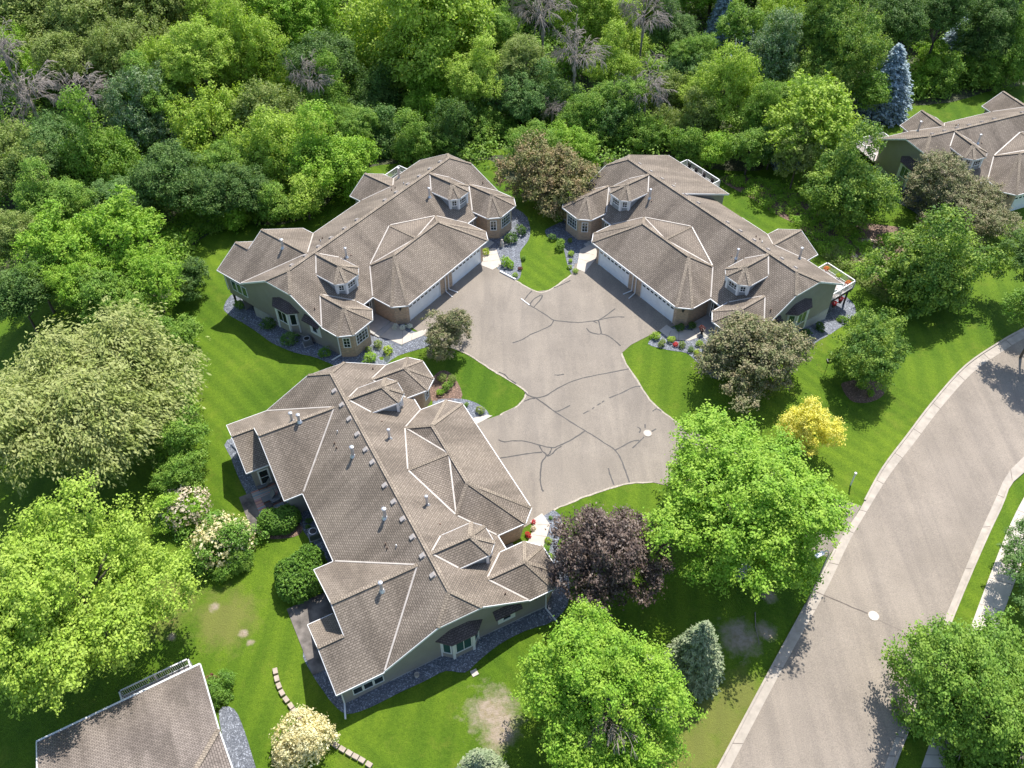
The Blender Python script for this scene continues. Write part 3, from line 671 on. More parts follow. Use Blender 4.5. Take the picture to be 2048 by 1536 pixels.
M['edge']=plain('crumbled_asphalt_edge',(.42,.37,.30),.95,.3,7)
for L in ([(1243,707),(1252,728),(1275,762),(1300,800),(1340,835),(1395,868)],[(1107,1020),(1180,990),(1255,968),(1305,965)],[(1000,830),(1035,812),(1052,790),(1046,778),(1000,750),(930,706),(885,690)],[(1022,556),(1072,583),(1100,580),(1143,550)]): ribbon(eg,L,.16,.034,True,.04)
eg.build('driveway_edge',M['edge'])['kind']='structure'
# beds and paths
beds=[('gravel_bed','gravel',[(448,612),(458,630),(500,655),(535,680),(575,700),(620,712),(660,727),(700,742),(760,735),(795,712),(840,698),(868,688),(852,668),(810,650),(760,560),(600,540),(480,580)]),
 ('gravel_bed','gravel',[(975,500),(1000,545),(1026,560),(1040,555),(1043,530),(1040,505),(1057,480),(1060,455),(1045,425),(985,400),(930,430)]),
 ('gravel_bed','gravel',[(1090,462),(1105,452),(1125,440),(1170,400),(1230,440),(1190,530),(1165,545),(1147,552),(1135,530),(1128,500),(1120,480),(1100,478)]),
 ('gravel_bed','gravel',[(1296,688),(1315,672),(1345,655),(1440,640),(1480,690),(1440,760),(1395,725),(1372,706),(1335,700)]),
 ('gravel_bed','gravel',[(1530,680),(1600,700),(1640,680),(1690,650),(1712,630),(1700,600),(1650,570),(1600,610)]),
 ('gravel_bed','gravel',[(455,880),(462,915),(475,950),(492,985),(520,1030),(620,1010),(640,960),(560,860)]),
 ('gravel_bed','gravel',[(590,985),(598,1040),(612,1070),(640,1100),(670,1135),(740,1120),(690,1000)]),
 ('gravel_bed','gravel',[(606,1300),(622,1344),(646,1381),(668,1410),(695,1428),(740,1415),(800,1385),(850,1362),(891,1342),(930,1345),(957,1322),(1000,1288),(1050,1262),(1110,1240),(1140,1190),(1120,1100),(1060,1090),(900,1220),(760,1250),(650,1240)]),
 ('gravel_bed','gravel',[(1082,1018),(1100,1018),(1120,1030),(1124,1055),(1116,1085),(1098,1115),(1070,1105),(1062,1070)]),
 ('gravel_bed','gravel',[(868,812),(872,800),(925,798),(960,810),(978,828),(972,840),(940,850),(900,830)]),
 ('gravel_bed','gravel',[(438,1422),(468,1418),(490,1465),(512,1536),(540,1620),(470,1620),(450,1500)]),
 ('gravel_bed','gravel',[(1775,385),(1850,440),(1920,470),(1930,420),(1840,340)]),
 ('garden_bed','mulch',[(1440,360),(1470,350),(1560,370),(1700,440),(1830,470),(1800,560),(1770,590),(1735,560),(1700,545),(1660,510),(1600,455),(1545,425),(1500,395)]),
 ('garden_bed','mulch',[(1682,770),(1700,762),(1730,758),(1760,766),(1772,778),(1760,796),(1730,806),(1700,800)]),
 ('garden_bed','mulch',[(512,1055),(525,1075),(560,1078),(598,1070),(605,1050),(590,1020),(530,1020)]),
 ('garden_bed','mulch',[(858,770),(880,742),(905,750),(925,790),(905,810),(870,812)]),
 ('stone_path','pale_gravel',[(1680,500),(1720,480),(1745,478),(1760,490),(1770,520),(1780,545),(1770,560),(1750,550),(1720,530)]),
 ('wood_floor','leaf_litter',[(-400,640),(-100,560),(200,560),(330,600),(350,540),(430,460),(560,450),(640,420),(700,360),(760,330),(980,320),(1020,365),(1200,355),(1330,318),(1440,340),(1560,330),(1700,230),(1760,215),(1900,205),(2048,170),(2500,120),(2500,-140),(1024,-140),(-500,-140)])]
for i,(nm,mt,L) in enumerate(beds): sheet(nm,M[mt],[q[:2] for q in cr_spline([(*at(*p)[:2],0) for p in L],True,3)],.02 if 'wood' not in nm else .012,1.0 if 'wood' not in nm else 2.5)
def pxsheet(nm,mt,L,off,g=1.0): return sheet(nm,M[mt],[at(*p)[:2] for p in L],off,g)
pxsheet('footpath','walk',[(748,672),(765,655),(790,640),(800,655),(822,668),(848,660),(868,655),(845,672),(803,690),(775,678)],.05)
pxsheet('footpath','walk',[(965,505),(985,497),(992,497),(1003,530),(985,540),(960,530)],.05)
pxsheet('footpath','walk',[(1160,500),(1190,485),(1205,490),(1190,520),(1170,545),(1153,538)],.05)
pxsheet('footpath','walk',[(1318,662),(1333,650),(1345,658),(1385,662),(1400,640),(1415,655),(1404,672),(1378,682),(1342,680)],.05)
pxsheet('footpath','walk',[(1060,1043),(1084,1027),(1100,1050),(1088,1092),(1055,1120),(1040,1115),(1060,1075),(1068,1052)],.05)
pxsheet('footpath','walk',[(940,838),(975,830),(985,832),(955,848),(945,850)],.05)
j=MB()
for L in ([(1075,1050),(1099,1050)],[(1066,1070),(1094,1074)],[(1358,660),(1357,681)],[(1342,662),(1336,676)],[(1388,662),(1396,676)],[(805,662),(805,688)],[(825,668),(823,682)],[(972,512),(996,508)],[(966,524),(1000,520)],[(1157,518),(1180,524)],[(1162,505),(1188,510)]): ribbon(j,L,.03,.056,False)
j.build('path_joint',M['joint'])['kind']='structure'
def hrect(h,u0,u1,v0,v1): return [h2w(h,u,v)[:2] for u,v in ((u0,v0),(u1,v0),(u1,v1),(u0,v1))]
sheet('patio',M['patio'],hrect('C',-8.5,-4.2,-11.2,-7.6),.05); sheet('patio',M['patio'],hrect('C',4.2,10.6,-10.9,-7.6),.05)
# ------------------------------------------------------------------ foliage
def leafmat(name,a,b,c,trans=.3,rough=.6,clump=.9):
    m,nt,p=newmat(name)
    g=nt.nodes.new('ShaderNodeNewGeometry'); rnd=g.outputs['Random Per Island']
    col=ramp(nt,rnd,[(0,a),(.6,b),(1,tuple(min(1,x*1.25) for x in b))])
    n=noise(nt,g.outputs['Position'],clump,2,.5)
    col=mix(nt,ramp(nt,n,[(.42,(0,0,0)),(.62,(1,1,1))]),col,c)
    rv=ramp(nt,rnd,[(0,(.85,.85,.85)),(1,(1.12,1.12,1.12))]); col=mix(nt,1,col,rv,'MULTIPLY')
    nt.links.new(col,p.inputs['Base Color']); p.inputs['Roughness'].default_value=rough; p.inputs['Specular IOR Level'].default_value=.3
    t=nt.nodes.new('ShaderNodeBsdfTranslucent'); nt.links.new(mix(nt,1,col,(1.1,1.2,.55),'MULTIPLY'),t.inputs[0])
    ms=nt.nodes.new('ShaderNodeMixShader'); ms.inputs[0].default_value=trans; nt.links.new(p.outputs[0],ms.inputs[1]); nt.links.new(t.outputs[0],ms.inputs[2])
    nt.links.new(ms.outputs[0],nt.nodes['Material Output'].inputs[0]); return m
LM={'mid':leafmat('mid_green_leaves',(0.11,0.225,0.028),(0.17,0.31,0.04),(0.27,0.41,0.06)),
 'maple':leafmat('maple_leaves',(.07,.16,.03),(.12,.23,.035),(.33,.45,.07),.3,.6,.8),
 'bright':leafmat('bright_green_leaves',(0.15,0.3,0.022),(0.23,0.41,0.035),(0.35,0.52,0.06)),
 'yel':leafmat('yellow_green_leaves',(0.22,0.34,0.035),(0.32,0.46,0.055),(0.43,0.56,0.09)),
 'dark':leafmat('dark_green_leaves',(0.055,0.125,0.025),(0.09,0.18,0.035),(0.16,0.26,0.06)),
 'bluegreen':leafmat('cool_green_leaves',(0.075,0.17,0.04),(0.12,0.235,0.055),(0.2,0.32,0.09)),
 'olive':leafmat('olive_leaves',(0.16,0.235,0.045),(0.24,0.32,0.07),(0.33,0.39,0.12)),
 'silver':leafmat('silvery_leaves',(0.08,0.17,0.045),(0.14,0.25,0.07),(0.34,0.43,0.24),.2,.5,1.4),
 'crab':leafmat('bronze_green_leaves',(0.12,0.155,0.045),(0.19,0.21,0.085),(0.34,0.29,0.17),.2,.6,1.6),
 'crab2':leafmat('rusty_green_leaves',(0.13,0.16,0.04),(0.22,0.22,0.075),(0.34,0.25,0.13),.2,.6,1.0),
 'purple':leafmat('purple_leaves',(0.05,0.034,0.03),(0.095,0.066,0.054),(0.2,0.145,0.115),.12,.45,1.5),
 'gold':leafmat('golden_leaves',(0.66,0.6,0.08),(0.82,0.74,0.13),(0.85,0.78,0.22),.3),
 'willow':leafmat('willow_leaves',(0.21,0.26,0.06),(0.29,0.34,0.09),(0.42,0.45,0.17),.3,.6,.7),
 'spruceb':leafmat('blue_needles',(0.14,0.21,0.24),(0.27,0.36,0.4),(0.4,0.5,0.55),.05,.6,1.5),
 'spruceg':leafmat('green_needles',(0.13,0.18,0.09),(0.22,0.28,0.14),(0.34,0.38,0.22),.05,.6,1.5),
 'box':leafmat('boxwood_leaves',(0.085,0.19,0.022),(0.13,0.26,0.03),(0.19,0.34,0.045),.2,.5,1.5),
 'cream':leafmat('cream_flowers',(.62,.56,.30),(.78,.72,.46),(.72,.62,.30),.2,.6,2),
 'pink':leafmat('pale_pink_flowers',(.60,.50,.38),(.72,.62,.5),(.65,.55,.4),.2,.6,2),
 'red':leafmat('red_flowers',(.45,.02,.02),(.7,.05,.04),(.5,.03,.06),.2,.5,2),'orange':leafmat('orange_flowers',(.6,.16,.03),(.8,.3,.06),(.6,.12,.04),.2,.5,2),
 'white':leafmat('white_flowers',(.7,.7,.66),(.85,.85,.8),(.8,.8,.75),.2,.5,2),'lime':leafmat('lime_leaves',(.25,.36,.02),(.38,.5,.04),(.45,.55,.05),.3),
 'maroon':leafmat('maroon_leaves',(.10,.03,.03),(.18,.06,.05),(.25,.09,.07),.2)}
M['bark']=plain('grey_bark',(.11,.09,.07),.9,.35,6); M['palebark']=plain('pale_bark',(.27,.23,.19),.9,.3,5); M['deadwood']=plain('dead_branches',(.29,.25,.22),.9,.35,2)
def leafmesh(name,P,N,L,W,D=None,rng=None):
    """P centres, N normals, L/W sizes, D long axes -> mesh of folded diamond leaves"""
    n=len(P); N=N/np.linalg.norm(N,axis=1,keepdims=True)
    if D is None: D=rng.normal(size=(n,3))
    D=D-(D*N).sum(1,keepdims=True)*N; D/=np.linalg.norm(D,axis=1,keepdims=True)+1e-9
    S=np.cross(N,D); L=np.asarray(L).reshape(-1,1); W=np.asarray(W).reshape(-1,1)
    V=np.stack([P-D*L/2,P+S*W/2-D*L*.08-N*W*.12,P+D*L/2-N*L*.1,P-S*W/2-D*L*.08-N*W*.12],1).reshape(-1,3)
    me=bpy.data.meshes.new(name); me.vertices.add(4*n); me.vertices.foreach_set('co',V.astype(np.float32).ravel())
    me.loops.add(4*n); me.loops.foreach_set('vertex_index',np.arange(4*n,dtype=np.int32)); me.polygons.add(n); me.polygons.foreach_set('loop_start',np.arange(0,4*n,4,dtype=np.int32)); me.update(calc_edges=True)
    return me
def sphere_dirs(rng,n,zmin=-1):
    z=rng.uniform(zmin,1,n); t=rng.uniform(0,2*math.pi,n); r=np.sqrt(1-z*z); return np.stack([r*np.cos(t),r*np.sin(t),z],1)
def crown_pts(rng,Rr,nl,ntuft,nper,leaf,lobe=(.28,.42),shell=(.5,.78),zmin=-.45,spread=.07,tight=False,flat=.8):
    d=sphere_dirs(rng,nl,zmin); ph=rng.uniform(0,6.28,4); az=np.arctan2(d[:,1],d[:,0]); k_=1+.16*np.sin(2*az+ph[0])+.13*np.sin(3*az+ph[1]+2*d[:,2])+.08*np.sin(5*az+ph[2]); d=d*k_[:,None]
    c=d*rng.uniform(*shell,(nl,1)); c[:,2]*=.95; r=rng.uniform(*lobe,nl)
    c=np.vstack([c,[[0,0,-.05]]]); r=np.append(r,.5)
    if tight: c=np.array([[0,0,0.]]); r=np.array([1.])
    w=r**2/ (r**2).sum(); T=[];Dn=[]
    while len(T)<ntuft:
        i=rng.choice(len(r),p=w); dd=sphere_dirs(rng,1,-.65)[0]; p=c[i]+dd*r[i]*rng.uniform(.82,1.08)
        q=np.linalg.norm(p-c,axis=1)/r; q[i]=9
        if q.min()<.62: continue
        if p[2]<-.8: continue
        T.append(p); Dn.append(dd)
    T=np.array(T)*Rr; Dn=np.array(Dn)
    n=ntuft*nper; tw=Dn*.8+np.array([0,0,.25])+rng.normal(size=Dn.shape)*.45; tw/=np.linalg.norm(tw,axis=1,keepdims=True)
    tl=Rr*.13*rng.uniform(.4,1.6,(ntuft,1)) if not tight else np.full((ntuft,1),.04)
    P=np.repeat(T,nper,0); Nd=np.repeat(tw,nper,0)
    sp=min(spread*Rr,.36)*rng.uniform(.65,1.25,(ntuft,1)).repeat(nper,0) if not tight else spread*Rr; off=rng.normal(size=(n,3))*sp*np.array([1,1,.7]); a_=rng.uniform(-.3,1,(n,1))
    P=P+off*(1.15-.5*a_)+Nd*np.repeat(tl,nper,0)*a_
    N=Nd*.35+np.array([0,0,.6])+rng.normal(size=(n,3))*.5+off/sp*.35
    return P,N,Nd
def crown_mesh(name,seed,Rr,nl,ntuft,nper,leaf,**k):
    rng=np.random.default_rng(seed); P,N,Nd=crown_pts(rng,Rr,nl,ntuft,nper,leaf,**k)
    L=leaf*rng.uniform(.7,1.25,len(P)); me=leafmesh(name,P,N,L,L*.62,Nd+rng.normal(size=P.shape)*.8-np.array([0,0,.3]),rng); me['r']=Rr; return me
PROTO={}
for i in range(4): PROTO['L%d'%i]=crown_mesh('crown',10+i,7.0,36,1250,72,.235,zmin=-.7,lobe=(.14,.32),shell=(.45,.9),spread=.045)
for i in range(5): PROTO['M%d'%i]=crown_mesh('crown',20+i,4.4,26,640,56,.215,zmin=-.75,lobe=(.16,.36),shell=(.4,.88),spread=.06)
for i in range(3): PROTO['S%d'%i]=crown_mesh('crown',30+i,2.6,16,340,42,.185,zmin=-.7,lobe=(.2,.40),shell=(.4,.85),spread=.08)
for i in range(2): PROTO['F%d'%i]=crown_mesh('crown',35+i,4.4,40,900,24,.25,zmin=-.6,lobe=(.12,.26),shell=(.45,.9),spread=.04)     # feathery, airy
for i in range(3): PROTO['B%d'%i]=crown_mesh('foliage',40+i,1.0,7,90,14,.15,lobe=(.35,.5),shell=(.4,.6),zmin=0,spread=.1)
PROTO['X0']=crown_mesh('foliage',50,1.4,1,900,14,.13,tight=True,spread=.03)
def bonly(name,seed,Rr,n,leaf,up=.15):
    rng=np.random.default_rng(seed); d=sphere_dirs(rng,n,up-.3); P=d*Rr*rng.uniform(.9,1.06,(n,1)); nper=7; P=np.repeat(P,nper,0)+rng.normal(size=(n*nper,3))*leaf*.55
    N=np.repeat(d,nper,0)+rng.normal(size=P.shape)*.5; L=leaf*rng.uniform(.7,1.2,len(P)); return leafmesh(name,P,N,L,L*.8,None,rng)
FLOW=bonly('blossom',60,1.0,260,.10); FLOW['r']=1.0
# willow: long strands combed down and to the right by the wind
def willow_mesh(seed,Rr):
    rng=np.random.default_rng(seed); P,N,Nd=crown_pts(rng,Rr,40,3600,1,.3,lobe=(.12,.26),shell=(.4,.92),spread=.02,zmin=-.2)
    PP=[];DD=[];NN=[]; wind=np.array([.55,-.25,0])
    for p,n in zip(P,Nd):
        for s in range(3):
            L=rng.uniform(.5,1.5); q=p+rng.normal(size=3)*.35; d=n*.5+wind*.6+rng.normal(size=3)*.25+np.array([0,0,.1])
            for k in range(7):
                d=d+np.array([0,0,-.24])+wind*.06; d/=np.linalg.norm(d); q=q+d*L/7
                PP.append(q+rng.normal(size=3)*.13); DD.append(d); NN.append(n*.5+np.array([.1,.1,.5])+rng.normal(size=3)*.5)
    PP=np.array(PP); L=rng.uniform(.2,.4,len(PP)); me=leafmesh('crown',PP,np.array(NN),L,L*.42,np.array(DD),rng); me['r']=Rr; return me
PROTO['W0']=willow_mesh(3,7.0)
def spruce_mesh(seed,leaf=.22):
    """unit: radius 1 at the foot, height 1; scaled to x,y=R z=H at real leaf size via non-uniform scale"""
    rng=np.random.default_rng(seed); Rr,Hh=2.2,8.0; PP=[];DD=[];NN=[]
    z=.35; 
    while z<Hh:
        t=z/Hh; rr=Rr*(1-t)**.68*(1-.12*max(0,.25-t)*4)+.06; nb=int(7+12*(1-t)); a0=rng.uniform(0,6.3)
        for b in range(nb):
            a=a0+b*6.283/nb+rng.normal()*.12; rb=rr*rng.uniform(.78,1.08); m_b=int(6+22*rb/Rr)
            for k in range(m_b):
                s=.15+.85*(k+rng.random())/m_b; w=.26*rb*s*(1.15-s)*1.5
                off=rng.normal()*w; dz=-.30*rb*s**1.6+.1*s+rng.normal()*.05
                q=np.array([math.cos(a)*rb*s-math.sin(a)*off,math.sin(a)*rb*s+math.cos(a)*off,z+dz]); dr=np.array([math.cos(a),math.sin(a),-.2])+np.array([-math.sin(a),math.cos(a),0])*np.sign(off)*.6
                for e in range(4): PP.append(q+rng.normal(size=3)*.05); DD.append(dr+rng.normal(size=3)*.35); NN.append(np.array([math.cos(a)*.3,math.sin(a)*.3,.8])+rng.normal(size=3)*.45)
        z+=.30*(1-.35*t)
    PP=np.array(PP); L=rng.uniform(.16,.3,len(PP)); me=leafmesh('crown',PP,np.array(NN),L,L*.4,np.array(DD),rng); me['r']=Rr; me['h']=Hh; return me
PROTO['P0']=spruce_mesh(7); PROTO['P1']=spruce_mesh(8)
def trunk_mesh(seed,spread=.55,nl=6):
    rnd=random.Random(seed); t=MB(); pts=[(0,0,-.3),(0,0,.02),(.01,.01,.35),(.02,0,.7),(0,.02,1.0)]
    t.tube(pts,[.06,.052,.04,.034,.02],8)
    for i in range(nl):
        a=i*6.283/nl+rnd.uniform(-.3,.3); z=rnd.uniform(.45,.85); r1=spread*rnd.uniform(.7,1.1); z2=z+rnd.uniform(.25,.5)
        m1=(math.cos(a)*r1*.45,math.sin(a)*r1*.45,z+(z2-z)*.35); e=(math.cos(a)*r1,math.sin(a)*r1,z2)
        t.tube([(0,0,z),m1,e],[.026,.018,.007],5)
        for k in range(3):
            b=a+rnd.uniform(-.8,.8); e2=(m1[0]+math.cos(b)*r1*.5,m1[1]+math.sin(b)*r1*.5,m1[2]+rnd.uniform(.1,.35)); t.tube([m1,e2],[.012,.004],4)
    return t
def mesh_of(mb,name,m,smooth=True):
    o=mb.build(name,m,None,smooth); me=o.data; bpy.data.objects.remove(o); return me
TR=[mesh_of(trunk_mesh(i),'trunk',M['bark']) for i in range(3)]
# dead tree: a fan of bare twigs
def dead_mesh(seed):
    rnd=random.Random(seed); t=MB()
    t.tube([(0,0,-.5),(.1,0,1.2),(0,.1,2.6)],[.2,.15,.1],6)
    def grow(p,d,L,r,dep):
        n=3; pts=[p]
        for i in range(n):
            d=(d+Vector((rnd.gauss(0,.1),rnd.gauss(0,.1),rnd.gauss(0,.06)-.09*dep))).normalized(); pts.append(pts[-1]+d*L/n)
        t.tube(pts,[max(.02,r*q) for q in (1,.8,.6,.35)],3,False)
        if dep<3:
            for i in range(4):
                k=rnd.choice((1,2,3)); dd=(d+Vector((rnd.gauss(0,.36),rnd.gauss(0,.36),rnd.gauss(.0,.25)))).normalized(); grow(pts[k],dd,L*rnd.uniform(.55,.75),r*.5,dep+1)
    for i in range(13):
        a=i*6.283/13+rnd.uniform(-.2,.2); grow(Vector((0,.05,rnd.uniform(1.0,2.6))),Vector((math.cos(a),math.sin(a),rnd.uniform(.35,1.6))).normalized(),rnd.uniform(1.7,2.5),.05,0)
    return mesh_of(t,'branches',M['deadwood'],False)
DEAD=[dead_mesh(1),dead_mesh(2)]
def link(me,name,mat,parent,loc=(0,0,0),sc_=(1,1,1),rz_=0,tilt=(0,0)):
    o=bpy.data.objects.new(name,me); sc.collection.objects.link(o); o.parent=parent; o.location=loc; o.scale=sc_; o.rotation_euler=(tilt[0],tilt[1],rz_)
    if len(me.materials)==0: me.materials.append(mat)
    o.material_slots[0].link='OBJECT'; o.material_slots[0].material=mat
    return o
trnd=random.Random(5)
def solve(px,py,rpx,H,vr):
    """foot position and crown radius of a tree whose crown centre shows at px,py with half width rpx"""
    up=H*.6
    for _ in range(6):
        p=at(px,py,up); Rr=rpx*mpp(p); up=max(H-Rr*vr,Rr*.35)
    return p,Rr,up
def tree(px,py,rpx,H,kind,label,shape=None,vr=.85,name=None,cat='tree',group=None,bark='bark'):
    p,Rr,zc=solve(px,py,rpx,H,vr); g0=gh(p.x,p.y)
    if shape is None: shape='L' if Rr>5.6 else ('M' if Rr>3.1 else 'S')
    opts=[k for k in PROTO if k[0]==shape]; pk=trnd.choice(opts); me=PROTO[pk]; s=Rr/me['r']
    nm=name or 'leafy_tree'
    t=empty(nm,(p.x,p.y,g0),trnd.uniform(0,6.28) if shape!='W' else 0,label,cat,group)
    ax=trnd.uniform(.9,1.14); link(me,'crown',LM[kind],t,(0,0,zc),(s*1.05*ax,s*1.05/ax,s*vr*1.05),0,(trnd.uniform(-.08,.08),trnd.uniform(-.08,.08)))
    link(TR[trnd.randrange(3)],'trunk',M[bark],t,(0,0,0),(Rr,Rr,max(zc,.5)),trnd.uniform(0,6))
    return t
def spruce(px,py,rpx,H,kind,label,group=None):
    p=at(px,py,0); Rr=rpx*mpp(p); me=PROTO[trnd.choice(['P0','P1'])]
    t=empty('spruce_tree',(p.x,p.y,gh(p.x,p.y)),trnd.uniform(0,6.28),label,'spruce tree',group)
    link(me,'crown',LM[kind],t,(0,0,0),(Rr/me['r'],Rr/me['r'],H/me['h']))
    tm=MB().tube([(0,0,-.5),(0,0,H*.5),(0,0,H*.94)],[.2,.13,.03],7); tm.build('trunk',M['bark'],t,True); return t
def dead(px,py,rpx,H,label):
    p=at(px,py,H*.55); Rr=rpx*mpp(p); t=empty('dead_tree',(p.x,p.y,gh(p.x,p.y)),trnd.uniform(0,6.28),label,'dead tree','bare dead trees in the wood')
    link(DEAD[trnd.randrange(2)],'branches',M['deadwood'],t,(0,0,H-5.5*Rr/4),(Rr/4,Rr/4,Rr/4))
    MB().tube([(0,0,-.5),(.1,0,H*.4),(0,0,max(.5,H-3.6*Rr/4))],[.22,.17,.12],6).build('trunk',M['deadwood'],t,True); return t
def shrub(px,py,rpx,kind,label,flower=None,vr=.85,name='shrub',shape='B',group=None,nf=1,cat='shrub'):
    p=at(px,py,.3); Rr=rpx*mpp(p); pk=trnd.choice([k for k in PROTO if k[0]==shape]); me=PROTO[pk]; s=Rr/me['r']
    t=empty(name,(p.x,p.y,gh(p.x,p.y)),trnd.uniform(0,6.28),label,cat,group)
    link(me,'foliage',LM[kind],t,(0,0,Rr*vr*.5),(s,s,s*vr))
    if flower: link(FLOW,'blossom',LM[flower],t,(0,0,Rr*vr*.45),(Rr*.97,Rr*.97,Rr*vr*.97))
    return t
def T(px,py,r,*a,**k):
    if py<345 and py>-30 and not (k.get('cat')=='crabapple'):
        if px<1330: r*=1.14
        k.setdefault('vr',trnd.choice((.9,1.05,1.2,1.35)))
    return tree(px,py,r,*a,**k)
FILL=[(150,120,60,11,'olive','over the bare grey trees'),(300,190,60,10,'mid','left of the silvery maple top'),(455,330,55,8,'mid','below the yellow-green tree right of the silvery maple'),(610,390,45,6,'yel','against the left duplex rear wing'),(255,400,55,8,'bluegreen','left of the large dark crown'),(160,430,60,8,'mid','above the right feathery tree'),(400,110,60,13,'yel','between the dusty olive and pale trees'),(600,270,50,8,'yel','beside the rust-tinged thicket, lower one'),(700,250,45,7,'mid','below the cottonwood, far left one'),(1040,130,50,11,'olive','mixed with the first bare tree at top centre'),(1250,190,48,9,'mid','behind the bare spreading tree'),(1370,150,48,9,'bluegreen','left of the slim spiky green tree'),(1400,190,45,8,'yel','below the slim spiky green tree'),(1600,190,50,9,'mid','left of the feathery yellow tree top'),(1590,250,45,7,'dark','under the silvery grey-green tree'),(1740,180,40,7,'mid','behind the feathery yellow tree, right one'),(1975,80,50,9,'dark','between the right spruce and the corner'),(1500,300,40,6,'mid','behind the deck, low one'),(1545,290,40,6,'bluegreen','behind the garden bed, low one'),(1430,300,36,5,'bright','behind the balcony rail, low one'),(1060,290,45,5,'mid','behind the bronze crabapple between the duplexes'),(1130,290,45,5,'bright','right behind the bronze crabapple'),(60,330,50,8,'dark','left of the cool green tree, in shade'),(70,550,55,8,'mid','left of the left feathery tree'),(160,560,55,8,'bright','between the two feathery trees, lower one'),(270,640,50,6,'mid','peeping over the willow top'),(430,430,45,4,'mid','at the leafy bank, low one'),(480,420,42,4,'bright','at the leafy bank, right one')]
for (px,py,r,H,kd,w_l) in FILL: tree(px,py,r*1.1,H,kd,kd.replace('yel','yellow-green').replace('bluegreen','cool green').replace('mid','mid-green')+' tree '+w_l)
# --- wood, left to right. crown centre px, half width px, height m, leaf colour, label
T(75,75,115,15,'olive','olive-green tree with dark bare limbs, in the top left corner of the picture',vr=.9)
T(215,45,100,15,'olive','olive tree at the top edge, second from the left corner, one grey snag below it',vr=.9)
T(350,60,95,14,'olive','dusty olive tree touching the top edge, third from the left corner')
T(480,30,85,14,'yel','pale yellow-green tree touching the top edge left of the deep green one')
T(590,45,85,14,'bright','bright green tree touching the top edge left of the tall cottonwood')
T(35,150,70,10,'bright','bright green tree at the left edge just above the bare grey trees')
T(250,150,75,11,'olive','olive tree whose trunk leans left, right of the bare grey trees')
T(385,170,75,11,'yel','yellow-green tree in the middle of the left wood, above the silvery one')
T(500,150,80,12,'yel','wide yellow-green tree above the rust-tinged thicket')
T(640,130,62,12,'dark','deep green tree beside the left flank of the tall cottonwood')
T(325,240,78,11,'silver','silvery-tipped maple in the left wood',name='maple_tree')
T(430,265,72,10,'yel','yellow-green tree right of the silvery maple')
T(540,240,66,9,'olive','olive tree beside the rusty brown twigs')
T(655,215,50,9,'mid','mid-green tree at the lower left foot of the cottonwood')
T(560,330,70,9,'yel','yellow-green tree directly above the left duplex sunroom roof')
T(655,320,75,9,'bright','bright green tree touching the left duplex roof from behind')
T(110,300,62,8,'bluegreen','cool green tree below the bare grey trees')
T(205,330,70,10,'mid','green tree left of the darkest crown in the left wood')
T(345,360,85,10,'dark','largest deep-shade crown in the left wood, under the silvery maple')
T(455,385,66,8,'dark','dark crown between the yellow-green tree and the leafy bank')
T(540,405,45,5,'mid','small green tree at the lawn edge behind the sunroom roof')
T(25,340,62,10,'olive','olive-yellow tree at the left edge, above the two bright feathery ones')
T(95,400,66,10,'mid','mid-green tree in from the left edge, above the feathery ones')
T(20,470,60,9,'olive','dull green tree cut by the left edge above the willow')
T(235,470,88,10,'bright','bright feathery tree with layered fronds above the willow, the right one',shape='F')
T(115,500,85,10,'bright','bright feathery tree with layered fronds above the willow, the left one',shape='F')
T(205,590,70,8,'mid','green tree tucked against the top of the willow',shape='F')
T(300,550,62,8,'bright','green tree standing over the lawn edge at the willow shoulder',shape='F')
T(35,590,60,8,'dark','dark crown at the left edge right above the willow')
T(355,675,45,4.5,'mid','low green tree at the lawn edge right of the willow top')
T(375,560,40,4,'dark','low dark bush-like tree at the corner of the lawn below the leafy bank')
for i,(px,kd,nm) in enumerate(((-60,'olive','beyond the top left corner'),(60,'yel','above the top left olive tree'),(165,'mid','behind the second olive tree'),(290,'olive','behind the third olive tree'),(400,'yel','behind the pale yellow-green tree'),(530,'dark','between the pale and the bright tree'),(660,'mid','left of the cottonwood top'),(930,'mid','right of the cottonwood top'),(1050,'dark','behind the bare grey-brown tree'),(1150,'mid','behind the brilliant yellow-green tree'),(1260,'olive','behind the drooping bare tree'),(1340,'mid','above the dark tree at the top edge'),(1430,'bright','behind the thin blue spruce'),(1520,'dark','left of the olive-gold tree'),(1620,'mid','left of the rounded maple top'),(1740,'dark','right of the rounded maple top'),(1850,'mid','between the two dark upper right trees'),(1950,'dark','right of the blue spruce top'),(2060,'mid','beyond the top right corner'))):
    tree(px,-45,85,13,kd,'back-row tree cut by the top edge, '+nm,group='back row of the wood')
# willow and front-left trees
T(178,798,197,12,'willow','huge pale weeping willow with windblown strands at the left',shape='W',vr=.62,name='willow_tree',cat='willow')
T(355,870,55,5,'mid','green undergrowth tree showing at the right skirt of the willow')
T(360,955,48,4,'mid','low dark green tree between the willow and the flowering shrubs')
T(145,1170,195,13,'yel','large yellow-green maple over the lower left lawn',name='maple_tree',vr=.8)
T(20,1300,70,9,'mid','shaded green tree at the left edge behind the large maple')
